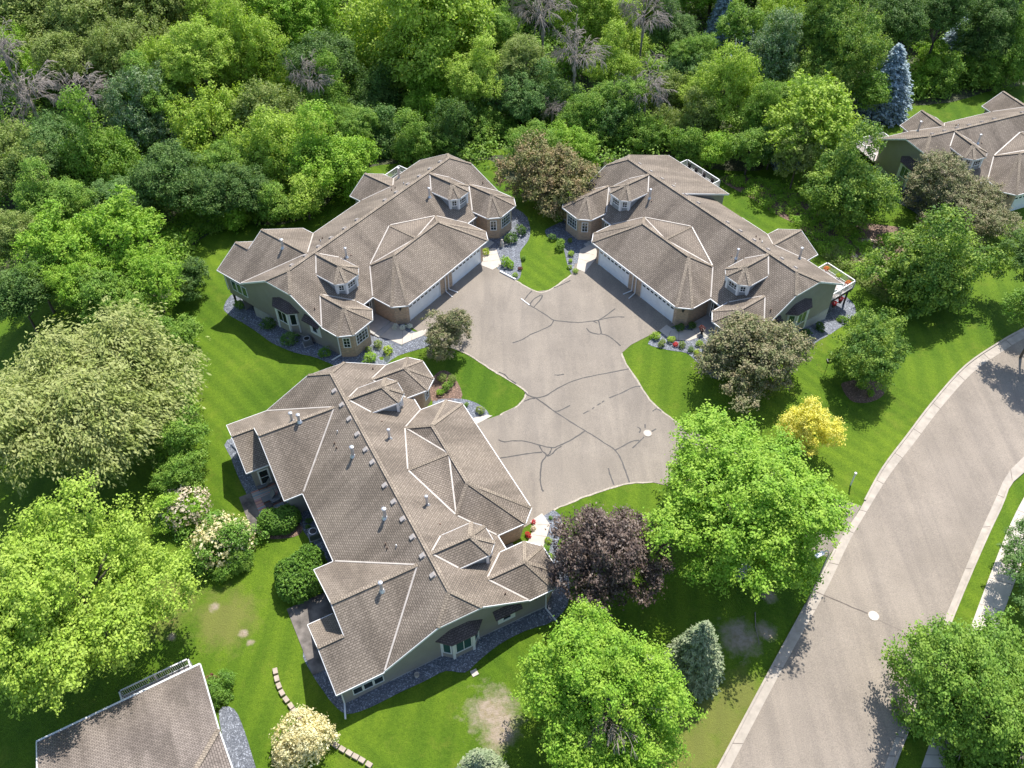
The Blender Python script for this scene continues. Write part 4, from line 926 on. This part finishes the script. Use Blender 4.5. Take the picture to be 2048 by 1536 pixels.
# centre top
T(850,95,150,19,'yel','tall cottonwood with pale forked trunk at the top centre',vr=1.15,name='cottonwood_tree',bark='palebark')
T(955,150,52,12,'yel','narrow yellow-green crown right of the tall cottonwood')
T(860,215,52,7,'bright','low bright tree under the cottonwood trunk')
T(735,205,55,8,'dark','shadowed tree at the left foot of the cottonwood')
T(755,275,55,5.5,'bluegreen','rounded cool green tree behind the left duplex ridge end')
T(835,290,52,5,'mid','rounded green tree behind the end of the left duplex, right of the cool green one')
T(905,285,50,5,'dark','dark rounded tree behind the left duplex corner')
T(975,255,55,6,'mid','green tree left above the bronze crabapple between the duplexes')
T(1020,190,50,9,'bluegreen','cool green tree under the two bare crowns at top centre')
T(1000,60,40,12,'mid','green tree at the top edge right of the cottonwood')
T(1090,200,50,7,'bluegreen','dark cool tree mixed with bare twigs at top centre')
T(1195,45,72,13,'yel','brilliant yellow-green tree at the top edge between two bare trees')
T(1225,130,48,11,'yel','lower yellow-green crown under the brilliant one')
T(1170,245,48,6,'mid','green dome above the right end of the bronze crabapple')
T(1215,255,52,6,'bluegreen','cool green dome above the gap between the duplexes')
T(1275,280,48,5,'mid','green dome behind the left tip of the right duplex roof')
T(1330,270,46,5,'olive','olive thicket tree behind the right duplex ridge')
T(1375,300,40,5,'mid','small green tree beside the balcony rail of the right duplex')
T(1345,60,50,12,'dark','dark tree at the top edge left of the blue spruces')
T(1390,100,45,11,'mid','slim spiky green tree left of the blue spruces')
T(1330,195,45,8,'olive','olive tree beside the small blue spruce')
T(1480,50,40,12,'mid','green tree at the top edge between the two thin blue spruces')
T(1560,30,55,13,'yel','olive-gold tree at the top edge left of the big round maple')
T(1450,180,62,12,'yel','tall bright tree with a bare lower trunk behind the right duplex deck',vr=1.25,name='ash_tree')
T(1405,240,38,7,'olive','sparse thin tree left of the bright one with a bare trunk')
T(1545,115,58,12,'silver','silvery grey-green tree between the blue spruces and the round maple')
T(1520,230,48,9,'mid','green tree with slanting trunk between two taller ones behind the decks')
T(1680,95,90,15,'maple','big rounded maple with yellow tips at the upper right',name='maple_tree',vr=1.15)
T(1640,240,98,13,'yel','broad feathery yellow-green tree behind the garden beds',shape='F',vr=.9,name='locust_tree')
T(1595,320,42,8,'olive','loose olive crown hugging a dark trunk in the garden bed')
T(1700,370,86,10,'maple','bright green maple standing over the garden path',name='maple_tree',vr=1.0)
T(1790,25,60,13,'dark','dark tree at the top edge right of the rounded maple')
T(1890,20,55,13,'dark','dark tree at the top edge above the right blue spruce')
T(1990,25,60,13,'dark','dark tree in the top right corner')
T(1858,120,34,4,'bright','bright shrub-like tree right of the large blue spruce')
T(1890,165,42,3.6,'mid','wide green bush-like tree above the upper lawn, middle of its row')
T(1965,150,46,4.2,'mid','green tree at the right end of the row above the upper lawn')
T(2030,110,55,9,'mid','green tree cut by the right edge above the far house')
T(1838,170,34,3,'bright','lowest bright tree beside the foot of the large blue spruce')
# spruces
spruce(1757,226,66,10,'spruceb','largest blue spruce, beside the upper lawn','blue spruces'); spruce(1918,108,50,7,'spruceb','blue spruce above the hedge row at the upper right','blue spruces')
spruce(1437,85,38,9,'spruceb','thin blue spruce at the top edge','blue spruces'); spruce(1483,140,38,7,'spruceb','shaded thin blue spruce right of the spiky tree','blue spruces')
spruce(1343,172,34,4,'spruceb','low blue spruce by the dead branches','blue spruces')
spruce(1570,330,36,7,'spruceb','dark blue spruce buried behind the garden bed','blue spruces'); spruce(1660,310,28,8,'spruceb','blue spruce hidden inside the feathery yellow tree','blue spruces')
spruce(1383,1345,68,7.5,'spruceg','grey-green spruce standing alone beside the bare soil patch','grey-green spruces by the street'); spruce(1278,1400,80,6.5,'spruceg','lighter green spruce behind the bottom maple','grey-green spruces by the street')
spruce(965,1560,60,4.5,'spruceg','small spruce cut by the bottom edge','grey-green spruces by the street')
# dead trees
dead(62,205,82,12,'larger bare grey tree at the left edge'); dead(172,215,66,11,'smaller bare grey tree right of the larger one'); dead(20,140,55,12,'bare twiggy tree touching the left edge higher up')
dead(1085,60,74,15,'bare grey-brown tree at the top centre, right of the cottonwood'); dead(1285,70,66,15,'bare tree with drooping twigs right of the brilliant yellow-green tree')
dead(1150,140,66,13,'bare tree leaning right under the brilliant yellow-green crown'); dead(1290,200,62,10,'bare spreading tree above the right duplex ridge'); dead(625,190,50,11,'rust-coloured bare thicket in the left wood'); dead(1105,225,35,5,'thin bare tree above the bronze crabapple')
# garden trees
T(1088,355,88,8,'crab2','large rusty bronze crabapple between the two rear duplexes',name='crabapple_tree',cat='crabapple',vr=.85)
T(1500,705,100,6.5,'crab','bronze-green crabapple in front of the right duplex gable',name='crabapple_tree',cat='crabapple',vr=.75)
T(1918,412,96,6.5,'crab','bronze-green crabapple in front of the far house',name='crabapple_tree',cat='crabapple',vr=.7)
T(888,668,46,4.6,'crab','small bronze crabapple beside the left duplex garage',name='crabapple_tree',cat='crabapple',vr=.95)
T(1205,1115,112,8,'purple','dark purple-leaved tree beside the nearest duplex',name='purple_maple_tree',vr=.8)
T(1490,1012,186,11,'bright','very large bright green tree over the driveway mouth',name='maple_tree',vr=.6)
T(1228,1405,165,9,'bright','bright maple with pale bare limbs at the bottom centre',name='maple_tree',vr=.75,bark='palebark')
T(1865,540,104,9.5,'maple','round yellow-tipped maple beside the street bend',name='maple_tree',vr=1.0)
T(1737,690,75,7.5,'maple','compact maple in a ring of mulch on the lawn',name='maple_tree',vr=1.0)
T(1622,858,50,4.6,'gold','small golden-yellow tree on the lawn',name='golden_tree',vr=1.0)
T(1965,1400,175,8,'mid','ragged green tree with bare limbs at the bottom right corner',name='ash_tree',bark='palebark')
T(2075,1130,80,6,'bluegreen','cool green tree cut by the right edge over the sidewalk')
T(2095,510,75,10,'dark','dark tree cut by the right edge above the street bend')
T(2095,620,60,9,'mid','second tree past the right edge above the street, throwing shade on the lawn')

def bare_limbs(px,py,label_part_parent,Rr,z):
    o=link(DEAD[1],'bare_limbs',M['palebark'],label_part_parent,(0,0,z),(Rr/4,Rr/4,Rr/4)); return o
for t_ in [o for o in bpy.data.objects if o.get('label','') in ('bright maple with pale bare limbs at the bottom centre','ragged green tree with bare limbs at the bottom right corner')]:
    c_=t_.children[0]; rr=c_.data['r']*c_.scale.x; bare_limbs(0,0,t_,rr*.66,c_.location.z-rr*.55)
# ------------------------------------------------------------------ shrubs, undergrowth and small things
fs0=T(370,1015,50,2.6,'bright','pale-blossomed shrub, upper left one of the flowering pair',name='flowering_shrub',cat='shrub',vr=.7)
fs=T(447,1085,60,3.2,'box','largest cream-blossomed shrub at the left lawn',name='flowering_shrub',cat='shrub',vr=.8)
def _b(): blossom_on(fs0,'pink')
def blossom_on(t,kind,s=1.0):
    c=[q for q in t.children if q.name.startswith('crown') or q.name.startswith('foliage')][0]; r=c.data['r']*c.scale.x
    link(FLOW,'blossom',LM[kind],t,tuple(c.location),(r*s,r*s,r*s*c.scale.z/c.scale.x),0)
blossom_on(fs,'cream',.98); _b()
fs=T(605,1478,52,2.6,'cream','cream-flowering round shrub at the end of the block edging',name='flowering_shrub',cat='shrub',vr=.85); blossom_on(fs,'cream')
T(470,1130,34,1.8,'mid','low green shrub below the cream-blossomed one',name='shrub',cat='shrub')
# clipped hedges: joined lobes on one thing
def hedge(lobes,label,zs=1.0):
    p=at(*lobes[0][:2],.4); t=empty('clipped_hedge',(p.x,p.y,gh(p.x,p.y)),0,label,'hedge','clipped hedges behind the nearest duplex')
    for (px,py,r,hh) in lobes:
        q=at(px,py,hh*.5); Rr=r*mpp(q); s=Rr/1.4
        link(PROTO['X0'],'foliage',LM['box'],t,(q.x-p.x,q.y-p.y,hh*.45),(s,s,hh*.62/1.4),trnd.uniform(0,6))
    return t
hedge([(540,1040,24,1.7),(575,1032,24,1.8),(557,1040,24,1.6),(550,1046,22,1.5),(568,1042,24,1.6)],'clipped two-lobed hedge beside the patio with the striped rug')
hedge([(577,1145,27,2.2),(618,1122,30,2.6),(592,1168,36,2.2),(625,1160,26,2.2),(603,1140,36,2.5),(577,1165,24,2.0)],'taller dark clipped hedge beside the lower patio')
S=shrub
small=[(478,612,14,'box','dark shrub under the sunroom post of the left duplex'),(540,650,17,'dark','round dark shrub under the left duplex bay window'),(578,683,21,'bluegreen','broad cool green shrub beside the air conditioner'),(650,705,15,'box','low shrub at the left duplex corner downspout'),
 (755,688,11,'olive','bronze mounded shrub by the left duplex turret'),(775,700,12,'lime','pale hydrangea mound by the left duplex turret'),(742,716,15,'bright','bright green mound beside the satellite dish'),(738,697,8,'olive','tiny olive mound against the turret brick'),
 (971,503,10,'lime','lime hosta at the garage corner of the left duplex'),(1022,478,16,'dark','round dark green shrub by the right turret of the left duplex'),(1040,462,14,'dark','shaded shrub behind the round dark one'),(1010,525,14,'bright','light green bush beside the little statue'),(1022,530,10,'bright','second light bush right of the one beside the statue'),
 (1030,548,7,'yel','yellowish tuft near the white edging log'),(1040,536,6,'maroon','red tuft beside the island grass'),(1047,515,7,'mid','low plant on the slate gravel'),
 (1120,492,15,'mid','spreading juniper at the tip of the island grass'),(1103,475,10,'bluegreen','grey-green clump above the spreading juniper'),(1143,507,8,'yel','largest of the round yellow-green tufts in a row'),(1141,520,6,'yel','second round tuft in the row'),(1140,532,6,'yel','third round tuft in the row'),(1152,541,7,'yel','lowest round tuft in the row, nearest the asphalt'),
 (1165,470,12,'maroon','red-leaved shrub against the right duplex turret'),(1140,480,7,'olive','dim tuft on the dark gravel'),(1117,438,10,'bright','bright fern clump beside the crabapple shade'),
 (1313,672,11,'yel','leftmost yellow-green mound at the right duplex path'),(1324,686,10,'olive','olive mound below the leftmost one'),(1342,679,10,'yel','mound left of the red flowers'),(1364,688,9,'olive','mound right of the red flowers'),(1399,685,9,'yel','mound beside the dark urn'),(1395,706,10,'lime','lime-yellow mound under the crabapple'),(1381,697,8,'bluegreen','pale grey clump between mounds'),
 (1360,657,12,'dark','dark ground shrub at the right duplex garage corner'),(1385,650,10,'dark','dark shrub by the right duplex steps'),(1610,668,14,'dark','dark shrub row under the right duplex bay, left one'),(1640,655,13,'dark','dark shrub row under the right duplex bay, right one'),(1686,640,12,'mid','shrub beside the deck post'),(1590,690,12,'lime','bright shrub peeping right of the crabapple'),
 (895,775,13,'mid','green clump beside the near duplex turret'),(880,785,10,'bright','fresh green clump beside the near duplex turret brick'),(905,760,12,'olive','olive clump near the turret, right one'),(885,757,12,'olive','olive clump near the turret, left one'),(962,820,11,'olive','sparse brown-green bush by the near duplex path'),(933,808,6,'mid','small tuft on the gravel at the near duplex'),
 (1098,1080,9,'lime','yellow-green mound by the near path'),(1093,1097,10,'bright','green mound by the near path'),(1102,1112,9,'yel','lowest mound by the near path'),(1102,1033,5,'mid','tiny tuft in the near gravel'),(617,1040,8,'bluegreen','thin shaded plant in the dark gravel, upper one'),(615,1052,7,'bluegreen','thin shaded plant in the dark gravel, lower one'),
 (1725,772,12,'mid','hosta in the mulch ring'),(1740,785,10,'bright','second hosta in the mulch ring'),(1775,487,24,'bright','round bright bush beside the stone path')]
for px,py,r,k,lb in small: S(px,py,r,k,lb)
S(432,1385,36,'box','green hedge-like shrub beside the low house roof',shape='S'); S(422,1362,16,'maroon','reddish shrub tips at the low house roof corner')
for px,py,r,k,lb in ((1352,688,7,'red','red flower clump at the right duplex path'),(1068,1042,6,'red','upper red flower clump by the near garage wall'),(1066,1054,7,'pink','pink flower clump by the near garage wall'),(1056,1068,8,'red','lower red flower clump by the near garage wall'),(790,652,8,'white','white flowers at the left garage corner, left one'),(805,654,8,'white','white flowers at the left garage corner, middle one'),(820,651,7,'white','white flowers at the left garage corner, right one')):
    S(px,py,r,k,lb,name='flower_clump',cat='flowers')
# lawn-side leafy bank and garden perennials: countless leaves, one object each
def scatter(name,poly,n,size,kinds,per,leaf,label,cat='undergrowth',seed=1,hmax=1.0):
    rng=np.random.default_rng(seed); W=[at(*p) for p in poly]; xs=[q.x for q in W]; ys=[q.y for q in W]
    def ins(x,y):
        c=False
        for i in range(len(W)):
            a,b=W[i],W[i-1]
            if (a.y>y)!=(b.y>y) and x<(b.x-a.x)*(y-a.y)/(b.y-a.y)+a.x: c=not c
        return c
    PP=[];NN=[]; cnt=0
    while cnt<n:
        x,y=rng.uniform(min(xs),max(xs)),rng.uniform(min(ys),max(ys))
        if not ins(x,y): continue
        cnt+=1; r=rng.uniform(*size); d=sphere_dirs(rng,per,0); P=d*r*np.array([1,1,hmax])*rng.uniform(.85,1.1,(per,1))+rng.normal(size=(per,3))*.08+np.array([x,y,gh(x,y)+r*.1])
        PP.append(P); NN.append(d*.6+np.array([0,0,.6])+rng.normal(size=(per,3))*.5)
    PP=np.vstack(PP); NN=np.vstack(NN); L=leaf*rng.uniform(.7,1.3,len(PP)); me=leafmesh(name,PP,NN,L,L*.65,None,rng); me.materials.append(LM[kinds])
    o=bpy.data.objects.new(name,me); sc.collection.objects.link(o); return tag(o,label,cat,None,'stuff')
scatter('undergrowth',[(-300,600),(150,540),(340,560),(420,450),(560,440),(640,410),(700,350),(760,320),(1000,325),(1180,345),(1330,305),(1440,320),(1560,300),(1700,210),(1900,190),(2048,160),(2400,120),(2300,-60),(1024,-80),(-300,-60)],2600,(1.2,2.8),'mid',150,.36,'tangled green undergrowth filling the ground between the trees of the wood',seed=1,hmax=.9)
scatter('undergrowth',[(325,560),(400,470),(470,445),(620,425),(640,400),(560,370),(420,400),(330,480)],150,(.9,1.9),'bright',240,.26,'bright leafy bank along the lawn edge left of the duplex',seed=2,hmax=1)
scatter('undergrowth',[(340,640),(385,700),(388,800),(372,930),(385,1000),(350,1010),(320,900),(330,700)],60,(.7,1.4),'mid',220,.24,'green undergrowth along the right skirt of the willow',seed=3,hmax=1)
scatter('undergrowth',[(330,1000),(400,1010),(440,1060),(480,1120),(450,1150),(390,1100),(330,1050)],34,(.5,1.1),'box',220,.2,'low greenery at the foot of the flowering shrubs',seed=4,hmax=1)
scatter('garden_plants',[(1445,360),(1500,355),(1600,380),(1680,430),(1800,545),(1775,590),(1735,565),(1690,540),(1640,500),(1600,455),(1545,425),(1500,395)],260,(.3,.8),'bright',110,.17,'mixed perennials filling the mulch bed behind the right duplex',cat='perennials',seed=5)
scatter('garden_plants',[(1640,470),(1690,500),(1735,545),(1790,600),(1770,600),(1700,555),(1650,520)],60,(.3,.7),'olive',110,.16,'yellowish perennials along the stone edge of the garden bed',cat='perennials',seed=6)
scatter('garden_plants',[(1760,195),(1850,190),(2048,150),(2048,120),(1850,130),(1780,150)],60,(.6,1.3),'bright',150,.22,'bright bushes along the top of the upper lawn',cat='shrubbery',seed=8)
# short grass tufts that break the lawn edge
# --- objects
def ac(px,py,label):
    p=at(px,py); t=empty('air_conditioner',(p.x,p.y,gh(p.x,p.y)+.02),.4,label,'air conditioner','air conditioning units')
    b=MB(); b.box((0,0,.42),(.85,.85,.72)); 
    b.build('cabinet',M['louver'],t); MB().box((0,0,.03),(1.0,1.0,.08)).build('pad',M['found'],t)
    r=MB(); r.lathe((0,0,.78),[(.36,0),(.36,.04),(.30,.045),(.28,.0)],20); r.build('fan_guard',M['galv'],t); MB().lathe((0,0,.775),[(.3,0),(.3,.012)],20).build('fan_opening',M['black'],t)
M['louver']=siding('grey_louvres',(.14,.15,.16))
ac(616,688,'grey air conditioner beside the left duplex gable'); ac(1800,393,'grey air conditioner by the far house gable'); ac(629,1073,'grey air conditioner in the dark gravel behind the nearest duplex')
def disc(px,py,r,label,name,mat,up=.04,seg=20,col=None):
    p=at(px,py); t=empty(name,(p.x,p.y,gh(p.x,p.y)),0,label,'manhole cover','manhole covers')
    MB().lathe((0,0,up-.02),[(r,0),(r,.03),(r*.92,.034)],seg).build('rim',M['conc'],t); b=MB(); b.lathe((0,0,up+.012),[(r*.8,0),(r*.8,.006)],seg).build('lid',M[mat],t)
    s=MB()
    for i in (-1,0,1): s.box((i*r*.25,0,up+.022),(r*.07,r*.9,.006))
    s.build('grip_bar',M['galv'],t)
disc(1747,1232,.45,'pale round manhole cover in the street','manhole_cover','white'); disc(1295,867,.42,'round manhole cover in the driveway, cracks radiating from it','manhole_cover','walk',.05)
p=at(1701,970); t=empty('marker_post',tuple(p),0,'white-capped pale marker post in the lawn by the kerb','post'); MB().lathe((0,0,-.1),[(.075,0),(.075,1.75)],10).build('shaft',M['white'],t); MB().lathe((0,0,1.62),[(.12,0),(.12,.14),(.04,.18)],12).build('cap',M['white'],t)
# street lamp
p=at(1612,1210); t=empty('street_lamp',tuple(p),0,'white street lamp arching over the kerb from inside the large tree','street lamp')
hd=at(1645,1106,8.3)-p; hd.z=8.3; MB().tube([(0,0,-.2),(0,0,7.4),(hd.x*.25,hd.y*.25,8.0),(hd.x*.6,hd.y*.6,8.35),(hd.x,hd.y,8.3)],[.1,.07,.05,.045,.04],8).build('pole',M['galv'],t,True)
dx=Vector((hd.x,hd.y,0)).normalized(); b=MB(); b.obox((hd.x,hd.y,8.22),dx,(-dx.y,dx.x,0),(-.1,.62),(-.15,.15),(0,.14)); b.obox((hd.x,hd.y,8.35),dx,(-dx.y,dx.x,0),(0,.5),(-.1,.1),(0,.06)); b.build('lamp_head',M['white'],t)
# parked utility cabinet under the large tree
p=at(1482,1150); t=empty('utility_cabinet',tuple(p),.5,'blue-grey cabinet half hidden under the large tree','cabinet'); MB().box((0,0,.5),(1.1,.7,1.0)).build('body',M['siding_d'],t); MB().box((0,0,1.04),(1.2,.8,.07)).build('lid',M['galv'],t)
# retaining-wall blocks
def blocks(L,label):
    P=cr_spline([(*at(*q)[:2],0) for q in L]); tot=0; t=empty('block_edging',(P[0].x,P[0].y,gh(P[0].x,P[0].y)),0,label,'edging','edging blocks in the lawn')
    t0=P[0]; acc=[]; 
    for a,b in zip(P[:-1],P[1:]):
        n=max(1,int((b-a).length/.12))
        for i in range(n): acc.append(a+(b-a)*i/n)
    i=0
    while i<len(acc)-5:
        a,b=acc[i],acc[i+4]; r=math.atan2(b.y-a.y,b.x-a.x); c=(a+b)/2
        MB().box((c.x-t0.x,c.y-t0.y,gh(c.x,c.y)-gh(t0.x,t0.y)+.1),(.465,.34,.26),r+trnd.uniform(-.05,.05)).build('block',M['block'],t); i+=4
M['block']=plain('tan_block',(.42,.35,.28),.9,.18,3)
blocks([(550,1336),(556,1366),(568,1394),(582,1412),(596,1432),(618,1455),(648,1475),(672,1492),(700,1508),(735,1528),(760,1545)],'curved run of tan edging blocks through the lower lawn')
# rug, loungers and small table on the upper patio
m,nt,pp=newmat('striped_rug'); wv=nt.nodes.new('ShaderNodeTexWave'); wv.bands_direction='X'; wv.inputs['Scale'].default_value=.9; nt.links.new(coord(nt),wv.inputs['Vector'])
nt.links.new(ramp(nt,noise(nt,mapping(nt,coord(nt),(6,.01,1)),1,0),[(.3,(.12,.35,.40)),(.42,(.5,.10,.08)),(.5,(.6,.5,.35)),(.58,(.12,.3,.42)),(.7,(.62,.25,.2))]),pp.inputs['Base Color']); pp.inputs['Roughness'].default_value=.9; M['rug']=m
rC=HOUSES['C'][2]; p=at(536,1000); p.z=gh(p.x,p.y)
o=MB().box((0,0,.065),(3.0,2.2,.015)).build('striped_rug',M['rug']); o.location=p; o.rotation_euler=(0,0,rC); tag(o,'red, teal and cream striped rug on the upper patio','rug')
M['grayfab']=plain('grey_cushion',(.16,.165,.175),.8,.1,4)
for i,(px,py,lb,rr) in enumerate(((526,975,'grey lounge chair with its head toward the patio door',0),(536,1002,'grey lounge chair on the lower end of the rug',.05),(552,1003,'dark chair under the roof edge beside the rug',.1))):
    p=at(px,py); t=empty('lounge_chair',(p.x,p.y,gh(p.x,p.y)+.07),rC+rr,lb,'chair','patio chairs')
    MB().obox((0,0,.34),(1,0,0),(0,1,0),(-.32,.32),(-.45,.35),(-.06,.06)).build('seat',M['grayfab'],t); MB().obox((0,.35,.36),(1,0,0),(0,.6,.8),(-.32,.32),(0,.7),(-.04,.04),(0,-.8,.6)).build('backrest',M['grayfab'],t)
    for a,b in ((-.28,-.4),(.28,-.4),(-.28,.3),(.28,.3)): MB().box((a,b,.14),(.04,.04,.28)).build('leg',M['black'],t)
p=at(540,1016); t=empty('side_table',(p.x,p.y,gh(p.x,p.y)+.07),rC,'small dark low table at the end of the rug','table'); MB().box((0,0,.4),(.6,.6,.04)).build('table_top',M['black'],t)
for a,b in ((-.25,-.25),(.25,-.25),(-.25,.25),(.25,.25)): MB().box((a,b,.19),(.04,.04,.38)).build('leg',M['black'],t)
# deck pots of the right duplex
def hpot(u,v,z,kind,label,hang=False):
    w_=h2w('B',u,v,z); t=empty('flower_pot',w_,0,label,'flower pot','potted flowers on the right duplex deck')
    MB().lathe((0,0,0),[(.14,0),(.2,.32),(.2,.34)],12).build('pot',M['galv' if not hang else 'darkwood'],t); c=link(PROTO['B0'],'flowers',LM[kind],t,(0,0,.5),(.42,.42,.36))
hpot(-10.0,-9.7,-.1,'orange','orange flowers in a pot at the inner deck corner'); hpot(-11.6,-9.8,-.1,'lime','yellow flowers in a blue-grey pot midway along the deck rail'); hpot(-13.0,-9.7,-.1,'orange','orange flowers in a pot at the outer deck corner')
hpot(-13.6,-8.2,-1.2,'red','red hanging basket under the deck edge, nearer the post',True); hpot(-13.6,-7.2,-1.3,'red','red hanging basket under the deck edge, nearer the wall',True)
# white round deck table and chairs
def chair_on(h,u,v,z,rz_,mat,label,grp):
    w_=h2w(h,u,v,z); t=empty('deck_chair',w_,HOUSES[h][2]+rz_,label,'chair',grp)
    MB().box((0,0,.45),(.5,.5,.05)).build('seat',M[mat],t); MB().box((0,.24,.75),(.5,.05,.55)).build('backrest',M[mat],t)
    for a,b in ((-.22,-.22),(.22,-.22),(-.22,.22),(.22,.22)): MB().box((a,b,.22),(.04,.04,.44)).build('leg',M[mat],t)
chair_on('B',-13.0,-7.2,-.1,1.2,'white','white metal chair on the lit deck nearest the wall','white deck chairs'); chair_on('B',-12.9,-8.5,-.1,2.2,'white','white metal chair on the lit deck nearest the outer rail','white deck chairs')
for i,u in enumerate((9.6,11.0,12.4,13.6)): chair_on('B',u,-11.5,-.1,3.1,'black','dark chair on the shaded rear deck','dark chairs on the rear deck')
# statue, white log, dishes, bird bath, path light
p=at(1004,493); t=empty('garden_statue',tuple(p),0,'small pale statue beside the left duplex path','statue'); MB().lathe((0,0,0),[(.22,0),(.25,.08),(.17,.14),(.2,.35),(.22,.55),(.14,.72),(.08,.78)],14).build('body',M['walk'],t,True); MB().lathe((0,0,.76),[(.06,0),(.13,.08),(.13,.18),(.05,.26)],12).build('head',M['walk'],t,True)
a=at(1000,544); b=at(1031,560); o=MB().bar((0,0,.09),(b.x-a.x,b.y-a.y,b.z-a.z+.09),.16,.16).build('white_timber',M['white']); o.location=a; tag(o,'white edging timber at the corner of the island bed','timber')
a=at(1042,598); b=at(1059,611); o=MB().bar((0,0,.06),(b.x-a.x,b.y-a.y,b.z-a.z+.06),.09,.06).build('white_strip',M['white']); o.location=a; tag(o,'short white strip lying on the driveway','strip')
def dish(px,py,label,h):
    p=at(px,py); t=empty('satellite_dish',tuple(p),.6,label,'satellite dish','satellite dishes'); MB().tube([(0,0,0),(0,0,h)],[.03,.03],6).build('pole',M['galv'],t)
    d=MB(); n=14; k=len(d.v)
    for i,(r,o_) in enumerate(((.02,0),(.18,.03),(.34,.1))):
        for j in range(n): an=6.283*j/n; d.v.append((r*math.cos(an),-.1-o_,h+r*math.sin(an)*1.2))
    for i in range(2):
        for j in range(n): j2=(j+1)%n; d.f.append((i*n+j,i*n+j2,(i+1)*n+j2,(i+1)*n+j))
    d.build('reflector',M['white'],t,True)
dish(774,728,'white dish on a pole in the gravel between the two left duplexes',.9); dish(1160,378,'white dish behind the left tip of the right duplex',.8)
p=at(470,985,0); 
for px,py,lb in ((834,1352,'small dark pot in the gravel beside the near duplex gable'),):
    p=at(px,py); o=MB().lathe((0,0,0),[(.16,0),(.2,.3),(.17,.3),(.14,.1)],12).build('garden_pot',M['walk']); o.location=p; tag(o,lb,'pot')
p=at(949,1346); o=MB().box((0,0,.03),(.5,.5,.06),.5).build('ground_hatch',M['walk']); o.location=p; tag(o,'pale square hatch in the lawn below the near duplex','hatch')
for px,py,lb in ((1403,668,'dark urn with rusty plant at the right duplex steps'),):
    p=at(px,py); t=empty('planter_urn',tuple(p),0,lb,'urn'); MB().lathe((0,0,0),[(.2,0),(.1,.15),(.28,.55),(.3,.6)],12).build('urn',M['black'],t); link(PROTO['B1'],'plant',LM['maroon'],t,(0,0,.75),(.4,.4,.35))
p=at(1648,750); t=empty('bird_feeder',tuple(p),0,'black bird feeder pole on the lawn left of the compact maple','feeder'); MB().tube([(0,0,0),(0,0,1.9)],[.025,.025],6).build('pole',M['black'],t); MB().box((0,0,1.95),(.4,.4,.3)).build('feeder_box',M['black'],t)
# fallen branch on the bare soil
pts=[at(*q)-at(1510,1225) for q in ((1510,1225),(1511,1255),(1516,1275),(1518,1290))]; o=MB().tube([(q.x,q.y,q.z+.05) for q in pts],[.05,.04,.03,.02],5).build('fallen_branch',M['palebark']); o.location=at(1510,1225); tag(o,'pale fallen branch on the bare soil patch','branch')
